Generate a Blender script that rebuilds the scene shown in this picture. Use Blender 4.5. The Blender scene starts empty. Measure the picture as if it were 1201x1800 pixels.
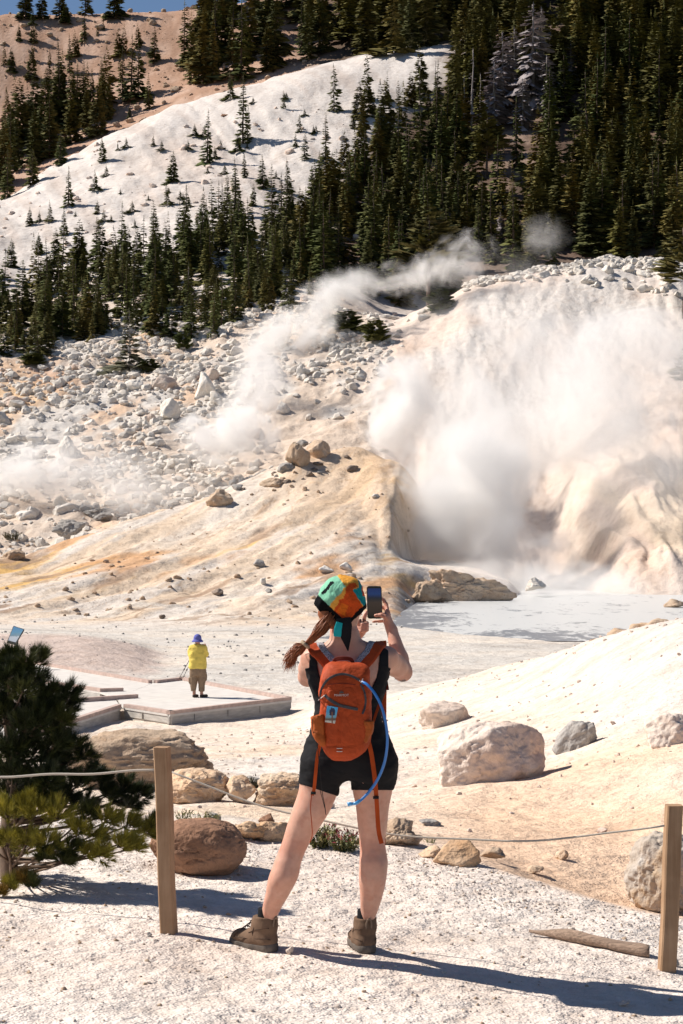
import bpy, math, random
import numpy as np
from mathutils import Vector, Matrix, Quaternion

# ------------------------------------------------------------------ camera, light, exposure
scene = bpy.context.scene
COL = scene.collection
CAM_Z, FPX, U0, V0 = 2.0, 3500.0, 600.5, 900.0
cam_d = bpy.data.cameras.new("camera")
cam = bpy.data.objects.new("camera", cam_d)
COL.objects.link(cam)
cam.location = (0, 0, CAM_Z)
cam.rotation_euler = (math.radians(90), 0, 0)
cam_d.sensor_fit = 'VERTICAL'
cam_d.sensor_height = 36.0
cam_d.lens = 70.0
cam_d.clip_start = 0.1
cam_d.clip_end = 3000
scene.camera = cam

SUN_AZ = Vector((-0.951, 0.309))          # horizontal direction towards the sun
SUN_EL = math.radians(44)
SUN = Vector((SUN_AZ.x * math.cos(SUN_EL), SUN_AZ.y * math.cos(SUN_EL), math.sin(SUN_EL))).normalized()
sun_d = bpy.data.lights.new("sun", 'SUN')
sun_d.energy = 4.6
sun_d.angle = math.radians(0.5)
sun_d.color = (1.0, 0.925, 0.83)
sun = bpy.data.objects.new("sun", sun_d)
COL.objects.link(sun)
sun.rotation_euler = SUN.to_track_quat('Z', 'Y').to_euler()
sun.location = (0, 0, 60)

world = bpy.data.worlds.new("World")
scene.world = world
world.use_nodes = True
wn = world.node_tree
sky = wn.nodes.new('ShaderNodeTexSky')
sky.sky_type = 'NISHITA'
sky.sun_disc = False
sky.sun_elevation = SUN_EL
sky.sun_rotation = math.atan2(SUN.x, SUN.y)
sky.altitude = 2500
sky.dust_density = 0.3
sky.ozone_density = 2.5
wn.links.new(sky.outputs[0], wn.nodes['Background'].inputs[0])
wn.nodes['Background'].inputs[1].default_value = 0.055

scene.view_settings.view_transform = 'Standard'
scene.view_settings.look = 'None'
scene.view_settings.gamma = 1
scene.view_settings.exposure = 0.57
cy = scene.cycles
cy.max_bounces = 10
cy.diffuse_bounces = 4
cy.volume_bounces = 6
cy.transparent_max_bounces = 16
cy.volume_step_rate = 0.6
cy.volume_max_steps = 256
cy.use_denoising = True
cy.caustics_reflective = False
cy.caustics_refractive = False

# ------------------------------------------------------------------ helpers
def P(u, v, Y):
    """world point that sits at picture position (u, v) and depth Y"""
    return np.array([(u - U0) / FPX * Y, Y, CAM_Z - (v - V0) / FPX * Y])

def tag(o, label=None, cat=None, group=None, kind=None):
    if label: o["label"] = label
    if cat: o["category"] = cat
    if group: o["group"] = group
    if kind: o["kind"] = kind
    return o

def empty(name, loc=(0, 0, 0), label=None, cat=None, group=None):
    o = bpy.data.objects.new(name, None)
    o.empty_display_size = 0.2
    o.location = tuple(float(c) for c in loc)
    COL.objects.link(o)
    return tag(o, label, cat, group)

def mesh_np(name, V, F, mats=(), smooth=False, mat_idx=None, color=None):
    """mesh data from vertex array and face array (n,3|4) or list of arrays"""
    V = np.asarray(V, dtype=np.float32)
    me = bpy.data.meshes.new(name)
    Fl = F if isinstance(F, list) else [F]
    Fl = [np.asarray(f, dtype=np.int32) for f in Fl if len(f)]
    if any(f.ndim == 1 for f in Fl):
        me.from_pydata(V.tolist(), [], [list(map(int, f)) for f in F])
    else:
        loops = np.concatenate([f.ravel() for f in Fl])
        tot = np.concatenate([np.full(len(f), f.shape[1], dtype=np.int32) for f in Fl])
        start = np.concatenate([[0], np.cumsum(tot)[:-1]]).astype(np.int32)
        me.vertices.add(len(V)); me.vertices.foreach_set("co", V.ravel())
        me.loops.add(len(loops)); me.loops.foreach_set("vertex_index", loops)
        me.polygons.add(len(tot)); me.polygons.foreach_set("loop_start", start); me.polygons.foreach_set("loop_total", tot)
        me.update(calc_edges=True)
        me.validate()
    for m in (mats if isinstance(mats, (list, tuple)) else [mats]):
        me.materials.append(m)
    if mat_idx is not None:
        me.polygons.foreach_set("material_index", np.asarray(mat_idx, dtype=np.int32))
    me.polygons.foreach_set("use_smooth", np.full(len(me.polygons), bool(smooth)))
    if color is not None:
        c = np.ones((len(V), 4), dtype=np.float32); c[:, :3] = color
        a = me.color_attributes.new("Col", 'FLOAT_COLOR', 'POINT')
        a.data.foreach_set("color", c.ravel())
    return me

def obj(name, me, parent=None, loc=None, label=None, cat=None, group=None, kind=None):
    o = bpy.data.objects.new(name, me)
    COL.objects.link(o)
    if parent is not None:
        o.parent = parent
        if loc is None:                     # mesh was built in world space
            o.matrix_parent_inverse = parent.matrix_basis.inverted()
    if loc is not None: o.location = tuple(float(c) for c in loc)
    return tag(o, label, cat, group, kind)

# --- noise
def _hash(ix, iy, iz, seed):
    h = (ix.astype(np.int64) * 374761393 + iy.astype(np.int64) * 668265263 + iz.astype(np.int64) * 2147483647 + seed * 974634777) & 0xffffffff
    h = ((h ^ (h >> 13)) * 1274126177) & 0xffffffff
    h = ((h ^ (h >> 16)) * 2246822519) & 0xffffffff
    return ((h ^ (h >> 15)) & 0xffffff) / float(0xffffff)

def vnoise(x, y, z=None, seed=0):
    x = np.asarray(x, dtype=np.float64); y = np.asarray(y, dtype=np.float64)
    x, y = np.broadcast_arrays(x, y)
    if z is None:
        x0 = np.floor(x); y0 = np.floor(y); fx = x - x0; fy = y - y0
        fx = fx * fx * (3 - 2 * fx); fy = fy * fy * (3 - 2 * fy)
        zz = np.zeros_like(x0)
        a = _hash(x0, y0, zz, seed); b = _hash(x0 + 1, y0, zz, seed); c = _hash(x0, y0 + 1, zz, seed); d = _hash(x0 + 1, y0 + 1, zz, seed)
        return (a + (b - a) * fx) * (1 - fy) + (c + (d - c) * fx) * fy
    z = np.asarray(z, dtype=np.float64); x, y, z = np.broadcast_arrays(x, y, z)
    x0 = np.floor(x); y0 = np.floor(y); z0 = np.floor(z)
    fx = x - x0; fy = y - y0; fz = z - z0
    fx = fx * fx * (3 - 2 * fx); fy = fy * fy * (3 - 2 * fy); fz = fz * fz * (3 - 2 * fz)
    r = 0
    for dz in (0, 1):
        a = _hash(x0, y0, z0 + dz, seed); b = _hash(x0 + 1, y0, z0 + dz, seed); c = _hash(x0, y0 + 1, z0 + dz, seed); d = _hash(x0 + 1, y0 + 1, z0 + dz, seed)
        s = (a + (b - a) * fx) * (1 - fy) + (c + (d - c) * fx) * fy
        r = r + s * (fz if dz else 1 - fz)
    return r

def fbm(x, y, z=None, oct=4, seed=0, gain=0.5):
    """about -1..1"""
    t = 0.0; a = 1.0; n = 0.0; f = 1.0
    for k in range(oct):
        t = t + a * (2 * vnoise(np.asarray(x) * f, np.asarray(y) * f, None if z is None else np.asarray(z) * f, seed + k * 17) - 1)
        n += a; a *= gain; f *= 2.03
    return t / n * 1.5

def sstep(a, b, x):
    t = np.clip((np.asarray(x, dtype=float) - a) / (b - a), 0, 1)
    return t * t * (3 - 2 * t)

def pchip(xk, yk, x):
    xk = np.asarray(xk, float); yk = np.asarray(yk, float)
    h = np.diff(xk); d = np.diff(yk) / h
    m = np.zeros_like(yk)
    if len(xk) == 2:
        m[:] = d[0]
    else:
        w1 = 2 * h[1:] + h[:-1]; w2 = h[1:] + 2 * h[:-1]
        ok = d[:-1] * d[1:] > 0
        with np.errstate(divide='ignore', invalid='ignore'):
            hm = (w1 + w2) / (w1 / d[:-1] + w2 / d[1:])
        m[1:-1] = np.where(ok, hm, 0)
        m[0] = d[0]; m[-1] = d[-1]
    x = np.clip(x, xk[0], xk[-1])
    i = np.clip(np.searchsorted(xk, x) - 1, 0, len(xk) - 2)
    t = (x - xk[i]) / h[i]; t2 = t * t; t3 = t2 * t
    return (2*t3 - 3*t2 + 1) * yk[i] + (t3 - 2*t2 + t) * h[i] * m[i] + (-2*t3 + 3*t2) * yk[i+1] + (t3 - t2) * h[i] * m[i+1]

# --- materials
class NT:
    def __init__(s, name):
        s.m = bpy.data.materials.new(name); s.m.use_nodes = True
        s.t = s.m.node_tree; s.b = s.t.nodes['Principled BSDF']
    def n(s, typ, **kw):
        nd = s.t.nodes.new(typ)
        for k, v in kw.items():
            if k.startswith('i_'):
                key = k[2:]
                key = int(key) if key.isdigit() else key.replace('_', ' ')
                nd.inputs[key].default_value = v
            else: setattr(nd, k, v)
        return nd
    def l(s, a, b): s.t.links.new(a, b)
    def noise(s, vec, scale, detail=4, rough=0.55, dist=0.0):
        nd = s.n('ShaderNodeTexNoise'); nd.inputs['Scale'].default_value = scale
        nd.inputs['Detail'].default_value = detail; nd.inputs['Roughness'].default_value = rough
        nd.inputs['Distortion'].default_value = dist
        if vec is not None: s.l(vec, nd.inputs['Vector'])
        return nd.outputs['Fac']
    def ramp(s, fac, stops):
        nd = s.n('ShaderNodeValToRGB'); e = nd.color_ramp.elements
        while len(e) < len(stops): e.new(0.5)
        for el, (p, c) in zip(e, stops):
            el.position = p; el.color = (*c, 1) if len(c) == 3 else c
        s.l(fac, nd.inputs[0]); return nd.outputs[0]
    def mix(s, fac, a, b, mode='MIX'):
        nd = s.n('ShaderNodeMix', data_type='RGBA', blend_type=mode)
        for sock, val in ((nd.inputs['Factor'], fac), (nd.inputs['A'], a), (nd.inputs['B'], b)):
            if hasattr(val, 'is_output'): s.l(val, sock)
            elif isinstance(val, (int, float)): sock.default_value = val
            else: sock.default_value = (*val, 1)
        return [o for o in nd.outputs if o.type == 'RGBA'][0]
    def math(s, op, a, b=0.0, c=0.0, clamp=False):
        nd = s.n('ShaderNodeMath', operation=op); nd.use_clamp = clamp
        for k, val in enumerate((a, b, c)):
            if hasattr(val, 'is_output'): s.l(val, nd.inputs[k])
            else: nd.inputs[k].default_value = val
        return nd.outputs[0]
    def bump(s, h, strength=0.5, dist=0.02, normal=None):
        nd = s.n('ShaderNodeBump'); nd.inputs['Strength'].default_value = strength; nd.inputs['Distance'].default_value = dist
        s.l(h, nd.inputs['Height'])
        if normal is not None: s.l(normal, nd.inputs['Normal'])
        return nd.outputs[0]
    def base(s, c):
        if hasattr(c, 'is_output'): s.l(c, s.b.inputs['Base Color'])
        else: s.b.inputs['Base Color'].default_value = (*c, 1)
    def rough(s, r): s.b.inputs['Roughness'].default_value = r
    def normal(s, nrm): s.l(nrm, s.b.inputs['Normal'])

def simple(name, col, rough=0.7, var=0.12, scale=8.0, bump=0.0, bscale=60.0, bdist=0.003, spec=0.3, metal=0.0, coord='Object', stretch=None):
    m = NT(name)
    tc = m.n('ShaderNodeTexCoord').outputs[coord]
    if stretch:
        mp = m.n('ShaderNodeMapping'); mp.inputs['Scale'].default_value = stretch
        m.l(tc, mp.inputs['Vector']); tc = mp.outputs[0]
    f = m.noise(tc, scale, 5)
    a = tuple(max(0, c * (1 - var * 1.6)) for c in col); b = tuple(min(1, c * (1 + var * 1.6)) for c in col)
    m.base(m.ramp(f, [(0.3, a), (0.7, b)]))
    m.rough(rough); m.b.inputs['Specular IOR Level'].default_value = spec; m.b.inputs['Metallic'].default_value = metal
    if bump > 0:
        m.normal(m.bump(m.noise(tc, bscale, 4), bump, bdist))
    return m.m

rng = np.random.default_rng(7)
# ------------------------------------------------------------------ terrain: one sheet lofted through feature lines (u, depth, z)
def zl(*pts):                               # (u, Y, v) -> (u, Y, z)
    return [(u, Y, CAM_Z - (v - V0) / FPX * Y) for u, Y, v in pts]

TILT = -.055                                # the path falls a little to the right
def tilted(*pts): return [(u, Y, TILT * (u - U0) / FPX * Y) for u, Y in pts]
def shoulder(*pts): return tilted(*[(u, 7000 / (v - V0 + TILT * (u - U0))) for u, v in pts])

LINES = [
    tilted((-1500, 1.2), (2700, 1.2)),
    tilted((-1500, 7.8), (2700, 7.8)),
    tilted((-1500, 8.9), (2700, 8.9)),
    # trail shoulder
    [(-1500, 13.0, 0.15)] + shoulder((0, 1443), (430, 1462), (600, 1490), (800, 1513), (900, 1546), (1000, 1580), (1100, 1606), (1201, 1622)) + tilted((2700, 10.0)),
    # gully behind the shoulder
    [(-1500, 15, -.2)] + zl((0, 15, 1422), (300, 15, 1427), (600, 14, 1457), (800, 13, 1492), (950, 12.4, 1533), (1100, 12.0, 1588), (1201, 11.8, 1605)) + [(2700, 11.5, -.5)],
    [(-1500, 22, -.8)] + zl((0, 22, 1345), (300, 22, 1345), (600, 22, 1347), (800, 20, 1352), (950, 18, 1372), (1100, 16, 1392), (1201, 15, 1405)) + [(2700, 14, 0.2)],
    [(-1500, 34, -1.8)] + zl((0, 34, 1297), (300, 34, 1297), (600, 34, 1287), (700, 32, 1277), (800, 28, 1277), (950, 25, 1266), (1100, 22, 1250), (1201, 21, 1238)) + [(2700, 20, 1.2)],
    # crest of the gravel mound on the right, foot of the slope on the left
    [(-1500, 47, -3.2)] + zl((0, 47, 1286), (300, 47, 1284), (500, 50, 1264), (600, 46, 1241), (700, 44, 1219), (830, 40, 1189), (950, 36, 1158), (1050, 32, 1130), (1201, 28, 1092), (1400, 26, 1055)) + [(2700, 25, 2.4)],
    [(-1500, 60, -3.3), (600, 60, -3.3), (700, 58, -3.22), (830, 58, -3.3), (1201, 56, -3.2), (2700, 55, -3.0)],
    [(-1500, 72, -2.2)] + zl((-200, 72, 1108), (0, 72, 1116), (150, 72, 1122), (220, 73, 1133), (290, 74, 1149)) + [(400, 74, -3.29), (1201, 74, -3.31), (2700, 74, -3.31)],
    [(-1500, 83, -3.2), (0, 83, -3.15), (400, 83, -3.32), (600, 84, -3.33), (680, 93, -3.33), (740, 89.5, -3.34), (810, 86.5, -3.36), (900, 84.5, -3.36), (1201, 83, -3.36), (2700, 84, -3.36)],
    # foot of the tinted ramp / pool bed
    [(-1500, 97, -3.2), (0, 97, -3.28), (600, 97, -3.3), (682, 97, -3.33), (730, 97, -4.0), (1201, 97, -4.2), (2700, 97, -4.2)],
    [(-1500, 106, -2.4)] + zl((0, 108, 1047), (300, 112, 1027), (500, 114, 1022), (600, 116, 1017), (690, 118, 1022), (722, 119, 1046)) + [(750, 120, -4.0), (1201, 122, -4.3), (2700, 122, -4.3)],
    # low ledge at the pool's left end
    [(-1500, 114, -1.9)] + zl((0, 115, 1019), (300, 121, 979), (450, 126, 953), (600, 127, 945), (650, 126.5, 960), (668, 126, 973), (690, 126, 980), (720, 126, 990), (760, 127, 1000), (850, 130, 1012), (895, 131, 1024)) + [(935, 131, -4.3), (1040, 131, -4.2), (1080, 130, -3.6), (1201, 129, -3.5), (2700, 129, -3.4)],
    # foot and brink of the scarp that turns away to the right above the ledge
    [(-1500, 116, -1.85)] + zl((0, 118, 1010), (300, 126, 962), (450, 131, 928), (600, 132, 918), (650, 129, 948), (668, 127.5, 967), (690, 129.5, 968), (705, 134, 976), (722, 138.5, 982), (738, 143, 986)) + [(750, 146, -1.6), (900, 146, -3.0), (960, 138, -4.0), (1020, 136, -4.0), (1060, 133.5, -3.6), (1120, 131.5, -3.0), (1201, 130, -3.0), (2700, 130, -3.0)],
    [(-1500, 117, -1.8)] + zl((0, 120, 1005), (300, 130, 944), (450, 135, 908), (600, 139, 872), (650, 133, 918), (668, 128.7, 958), (690, 131, 949), (705, 136, 930), (722, 140.5, 912), (738, 145.5, 898)) + [(747, 148, -1.0), (900, 148, -2.8), (960, 141, -3.3)] + zl((1020, 140, 1028), (1060, 137.5, 1012), (1120, 135, 984), (1201, 134, 974), (1500, 134, 970)) + [(2700, 134, -.6)],
    # crest of the ramp / cliff behind the pool
    [(-1500, 122, -1.6)] + zl((0, 125, 991), (150, 131, 943), (300, 140, 896), (420, 145, 852), (490, 149, 822), (530, 150, 797), (620, 152, 794), (690, 151, 812), (705, 150.5, 826), (722, 150, 850), (738, 150, 876)) + [(752, 152, -1.0), (900, 152, -3.4), (960, 152, -3.2)] + zl((1020, 148, 1000), (1060, 145, 972), (1120, 141, 935), (1201, 140, 922), (1500, 140, 915)) + [(2700, 140, 2.0)],
    # dip behind the ramp
    [(-1500, 138, -1.4), (0, 138, -1.35)] + zl((150, 146, 944), (300, 155, 903), (420, 160, 868), (530, 165, 822), (620, 166, 820), (690, 166, 836), (722, 166, 862), (765, 165, 880), (900, 163, 925), (960, 163, 930), (1020, 159, 880), (1060, 156, 868), (1120, 153, 850), (1201, 152, 838), (1500, 152, 830)) + [(2700, 152, 6)],
    [(-1500, 165, 4.2)] + zl((0, 165, 852), (200, 168, 830), (400, 175, 790), (530, 178, 758), (650, 180, 728), (750, 180, 728), (900, 180, 742), (1000, 178, 748), (1100, 174, 720), (1201, 172, 700), (1500, 170, 690)) + [(2700, 170, 13)],
    [(-1500, 190, 11.5)] + zl((0, 190, 720), (200, 192, 700), (400, 196, 660), (550, 198, 628), (650, 200, 612), (750, 200, 598), (850, 200, 566), (1000, 200, 556), (1100, 198, 566), (1201, 195, 578), (1500, 195, 600)) + [(2700, 195, 20)],
    # top of the rubble / crest of the pale mound
    [(-1500, 212, 18.5)] + zl((0, 212, 625), (200, 214, 602), (350, 216, 585), (450, 216, 565), (550, 216, 546), (650, 216, 562), (700, 216, 562), (760, 216, 540), (840, 216, 500), (960, 216, 478), (1080, 216, 460), (1160, 216, 466), (1201, 216, 472), (1500, 216, 520)) + [(2700, 216, 22)],
    [(-1500, 235, 24)] + zl((0, 235, 570), (200, 235, 546), (450, 235, 526), (550, 238, 527)) + [(700, 238, 24.6), (840, 238, 26.5), (1080, 238, 29.0), (1201, 238, 29), (2700, 238, 29)],
    zl((-1500, 270, 490), (0, 270, 470), (200, 270, 450), (400, 270, 440), (600, 275, 440), (800, 280, 438), (1000, 280, 420), (1201, 280, 412), (2700, 280, 400)),
    zl((-1500, 300, 420), (0, 310, 372), (200, 315, 320), (400, 318, 290), (600, 320, 280), (800, 325, 280), (1000, 325, 262), (1201, 325, 250), (2700, 325, 220)),
    # crest of the white spur
    zl((-1500, 322, 460), (-200, 326, 395), (0, 333, 347), (100, 343, 287), (200, 355, 226), (300, 365, 178), (420, 370, 150), (590, 375, 105), (760, 380, 86), (900, 385, 60), (1201, 388, 30), (2700, 390, -60)),
    zl((-1500, 350, 480), (0, 366, 352), (200, 384, 245), (300, 394, 198), (420, 400, 166), (590, 405, 116), (760, 410, 86), (1201, 412, 18), (2700, 412, -80)),
    zl((-1500, 420, 260), (0, 428, 205), (200, 430, 152), (300, 430, 130), (420, 430, 102), (600, 432, 68), (800, 434, 20), (1201, 440, -60), (2700, 440, -200)),
    # skyline
    zl((-1500, 470, 120), (-200, 470, 40), (0, 470, 30), (100, 470, 28), (250, 470, 22), (400, 470, 8), (550, 470, -14), (700, 472, -60), (1201, 480, -200), (2700, 480, -300)),
    [(-1500, 560, 60), (2700, 560, 90)],
]
GU = np.arange(-1500, 2701, 5.0)
GL = np.linspace(math.log(1.3), math.log(555), 1500)
_lk = [(np.array([p[0] for p in ln], float), np.array([p[1] for p in ln], float), np.array([p[2] for p in ln], float)) for ln in LINES]
_Yk = np.array([pchip(a, b, GU) for a, b, c in _lk]); _Zk = np.array([pchip(a, c, GU) for a, b, c in _lk])
GZ = np.empty((len(GU), len(GL))); GT = np.empty_like(GZ)
for _i in range(len(GU)):
    _lY = np.log(_Yk[:, _i])
    GZ[_i] = pchip(_lY, _Zk[:, _i], GL)
    GT[_i] = np.interp(GL, _lY, np.arange(len(LINES)))

def _bil(G, u, L):
    fi = np.clip((u - GU[0]) / 5.0, 0, len(GU) - 1.001); fj = np.clip((L - GL[0]) / (GL[1] - GL[0]), 0, len(GL) - 1.001)
    i = fi.astype(int); j = fj.astype(int); a = fi - i; b = fj - j
    return (G[i, j] * (1 - a) + G[i + 1, j] * a) * (1 - b) + (G[i, j + 1] * (1 - a) + G[i + 1, j + 1] * a) * b

def bump_tz(x):                              # 0..1..0 window
    return np.clip(x, 0, 1)

def terrain(X, Y):
    """height, feature index t and column u of the ground at X, Y (arrays)"""
    X = np.atleast_1d(np.asarray(X, float)); Y = np.atleast_1d(np.asarray(Y, float))
    u = U0 + FPX * X / Y; L = np.log(Y)
    z = _bil(GZ, u, L); t = _bil(GT, u, L)
    t = np.where(t < 13, t, np.where(t < 16, 13 + (t - 13) / 3, t - 2))
    near = 1 - sstep(12, 18, Y)
    # trail: low lumps and footprints
    z = z + near * (0.018 * fbm(X / 0.9, Y / 0.9, oct=3, seed=3) + 0.006 * fbm(X / 0.16, Y / 0.16, oct=3, seed=5))
    gul = sstep(3.0, 3.5, t) * (1 - sstep(7.2, 8, t))
    z = z + gul * (0.05 * fbm(X / 2.2, Y / 2.2, oct=4, seed=9) + 0.012 * fbm(X / .25, Y / .25, oct=3, seed=10)) * sstep(9, 16, Y)
    flat = sstep(7.2, 8, t) * (1 - sstep(10.2, 11.2, t))
    z = z + flat * (0.07 * fbm(X / 5, Y / 5, oct=4, seed=13) + .02 * fbm(X / .9, Y / .9, oct=2, seed=14))
    # tinted ramp: long shallow ribs running down to the left
    left = 1 - sstep(690, 760, u)
    rampm = sstep(10.6, 11.6, t) * (1 - sstep(14.6, 15.2, t)) * left
    al = (-.35 * X - .94 * Y); ac = (.94 * X - .35 * Y)
    z = z + rampm * (1 - .65 * sstep(600, 690, u)) * (0.42 * fbm(ac / 3.4, al / 16, oct=4, seed=21, gain=.55) + 0.10 * fbm(X / 2, Y / 2, oct=4, seed=22) + .03 * fbm(X / .5, Y / .5, oct=3, seed=23))
    dip = sstep(14.3, 15.2, t) * (1 - sstep(18, 19, t)) * (1 - sstep(640, 720, u))
    z = z + dip * (0.5 * fbm(X / 7, Y / 7, oct=5, seed=31) + .3 * fbm(X / 1.6, Y / 1.6, oct=4, seed=32))
    # steaming mound and cliffs: rills running down towards the camera
    right = sstep(640, 740, u)
    mound = sstep(12.9, 13.8, t) * (1 - sstep(18.0, 18.7, t)) * right
    cl = mound * (1 - sstep(15.0, 16.2, t))
    z = z + mound * (0.7 * fbm(X / 9, Y / 22, oct=5, seed=41) + 0.3 * fbm(X / 1.8, Y / 6, oct=4, seed=42))
    z = z + cl * (0.75 * fbm(X / 3.6 + .6 * fbm(X / 6, z / 4, oct=2, seed=44), z / 7, oct=5, seed=43, gain=.55) + .25 * fbm(X / 1.1, z / 1.4, oct=3, seed=45))
    hill = sstep(18.3, 20, t)
    z = z + hill * (1 - sstep(22, 22.4, t)) * (.24 * fbm((X + .30 * Y) / 4.5, Y / 70, oct=4, seed=54, gain=.6) - .28 * (1 - sstep(.0, .10, np.abs(fbm((X + .30 * Y) / 14, Y / 160, oct=3, seed=55)))))
    z = z + hill * (1.3 * fbm(X / 45, Y / 70, oct=3, seed=51) + 0.8 * fbm(X / 13, Y / 22, oct=4, seed=52) + .22 * fbm(X / 2.6, Y / 3, oct=3, seed=53))
    return z, t, u

def gz(X, Y):
    return float(terrain(X, Y)[0][0])

_YS = np.exp(np.linspace(math.log(6.5), math.log(540), 1500))
def hit(u, v, ymin=0.0):
    """first ground point seen along picture position (u, v)"""
    X = (u - U0) / FPX * _YS
    z = terrain(X, _YS)[0]
    vt = V0 + (CAM_Z - z) * FPX / _YS
    ok = np.nonzero((vt <= v) & (_YS > ymin))[0]
    if not len(ok): return None
    k = ok[0]
    Y = _YS[k]
    if k > 0 and vt[k - 1] > v and _YS[k-1] > ymin:
        f = (vt[k - 1] - v) / (vt[k - 1] - vt[k]); Y = _YS[k - 1] + f * (_YS[k] - _YS[k - 1])
    x = (u - U0) / FPX * Y
    return x, Y, gz(x, Y)

def lerp(a, b, f):
    f = np.asarray(f)[..., None]
    return a * (1 - f) + b * f

def C(*c): return np.array(c, float)

def ground_color(X, Y, z, t, u, v):
    n1 = fbm(X / 3, Y / 3, oct=4, seed=61); n2 = fbm(X / .7, Y / .7, oct=3, seed=62)
    big = fbm(X / 16, Y / 16, oct=3, seed=63)
    col = np.broadcast_to(C(.715, .650, .595), X.shape + (3,)).copy()                    # gravel path
    col = lerp(col, C(.66, .56, .49), .5 * sstep(-.1, .9, n1))
    # slope below the path: cream, with orange earth in the gully on the right
    gul = sstep(3.0, 3.25, t) * (1 - sstep(7.0, 8.0, t))
    sand = lerp(np.broadcast_to(C(.71, .615, .52), col.shape), C(.69, .64, .59), sstep(-.2, .8, n1))
    wht = sstep(830, 1150, u) * sstep(5.3, 6.4, t)
    sand = lerp(sand, C(.63, .575, .53), .9 * wht)
    org = sstep(560, 900, u) * (1 - sstep(4.3, 6.5, t + .5 * n1))
    sand = lerp(sand, C(.69, .49, .345), np.clip(.92 * org, 0, 1))
    tanl = (1 - sstep(480, 640, u)) * (1 - sstep(5.4, 6.2, t)) * sstep(-.2, .5, n2)
    sand = lerp(sand, C(.62, .45, .30), .45 * tanl)
    col = lerp(col, sand, gul)
    # clay flat
    flat = sstep(7.3, 8.0, t) * (1 - sstep(10.3, 11.4, t))
    clay = lerp(np.broadcast_to(C(.585, .555, .515), col.shape), C(.66, .60, .53), sstep(-.3, .7, fbm(X / 6, Y / 2.5, oct=4, seed=64)))
    clay = lerp(clay, C(.42, .39, .36), .55 * sstep(.35, .8, fbm(X / 9, Y / 2.2, oct=5, seed=65)))
    clay = lerp(clay, C(.66, .47, .28), .7 * sstep(.35, .8, fbm(X / 8, Y / 3, oct=3, seed=66)) * sstep(9.4, 10.2, t) * (1 - sstep(560, 700, u)))
    grv = (1 - sstep(250, 300, u + 40 * n1)) * sstep(8.1, 8.5, t) * (1 - sstep(8.95, 9.15, t))
    clay = lerp(clay, C(.56, .46, .41), grv)
    tan2 = sstep(690, 900, u) * (1 - sstep(8.0, 8.7, t)) * sstep(7.3, 7.6, t)
    clay = lerp(clay, C(.60, .48, .40), .8 * tan2)
    col = lerp(col, clay, flat)
    # tinted ramp
    left = 1 - sstep(742, 760, u)
    ramp = sstep(10.4, 11.2, t) * (1 - sstep(14.35, 14.75, t)) * left
    al = (-.35 * X - .94 * Y); ac = (.94 * X - .35 * Y)
    s1 = fbm(ac / 2.6, al / 17, oct=5, seed=71, gain=.6); s2 = fbm(ac / 1.1, al / 8, oct=4, seed=72); s3 = fbm(ac / 6, al / 22, oct=4, seed=73)
    rc = lerp(np.broadcast_to(C(.66, .53, .405), col.shape), C(.70, .63, .555), sstep(-.25, .55, s3))
    rc = lerp(rc, C(.62, .585, .55), .7 * sstep(.1, .5, fbm(ac / 2.2 + 40, al / 15, oct=5, seed=110, gain=.6)))
    rc = lerp(rc, C(.64, .40, .14), .95 * sstep(.1, .6, s1) * sstep(11.6, 12.6, t))
    rc = lerp(rc, C(.58, .32, .15), .8 * sstep(.2, .7, fbm(ac / 3, al / 12, oct=5, seed=74)))
    rc = lerp(rc, C(.36, .25, .18), .85 * sstep(.25, .6, s2) * sstep(-.3, .3, s1))
    rc = lerp(rc, C(.60, .56, .51), .7 * sstep(.25, .7, fbm(X / 5, Y / 3, oct=4, seed=75)) * (1 - sstep(11.8, 12.6, t)))
    crk = np.abs(fbm(ac / 4, al / 14, oct=4, seed=101)); rc = lerp(rc, C(.34, .24, .17), .8 * (1 - sstep(.015, .06, crk)) * sstep(-.1, .4, fbm(X / 9, Y / 9, oct=2, seed=102)))
    crk = np.abs(fbm(ac / 2, al / 9, oct=4, seed=103)); rc = lerp(rc, C(.42, .30, .21), .6 * (1 - sstep(.01, .05, crk)))
    rc = lerp(rc, C(.66, .44, .25), .55 * sstep(13.1, 13.9, t) * sstep(400, 560, u))
    col = lerp(col, rc, ramp)
    # rubble ground in the dip and above
    rub = sstep(14.4, 14.8, t) * (1 - sstep(19.0, 20.0, t)) * (1 - sstep(600, 720, u))
    ru = lerp(np.broadcast_to(C(.60, .50, .415), col.shape), C(.63, .595, .555), sstep(-.2, .5, big + .5 * n1))
    ru = lerp(ru, C(.62, .43, .29), .8 * sstep(.2, .7, fbm(ac / 5, al / 14, oct=4, seed=76)))
    ru = lerp(ru, C(.42, .24, .15), .8 * np.exp(-((u - 85) / 55) ** 2 - ((v - 665) / 22) ** 2))
    ru = lerp(ru, C(.66, .46, .27), .7 * np.exp(-((u - 30) / 60) ** 2 - ((v - 690) / 30) ** 2))
    col = lerp(col, ru, rub)
    # steaming mound
    mo = np.where(t > 14.6, sstep(640, 720, u), sstep(742, 760, u)) * sstep(12.8, 13.4, t) * (1 - sstep(18.6, 19.4, t))
    mc = lerp(np.broadcast_to(C(.63, .535, .47), col.shape), C(.60, .46, .37), sstep(-.1, .6, fbm(X / 7, Y / 18, oct=5, seed=77)))
    mc = lerp(mc, C(.645, .60, .56), sstep(0, .6, fbm(X / 9, Y / 12, oct=4, seed=78)) * sstep(15.0, 16.0, t))
    mc = lerp(mc, C(.60, .50, .385), .8 * sstep(-.2, .4, fbm(X / 5, z / 4, oct=3, seed=178)) * (1 - sstep(14.6, 15.6, t)))
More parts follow.
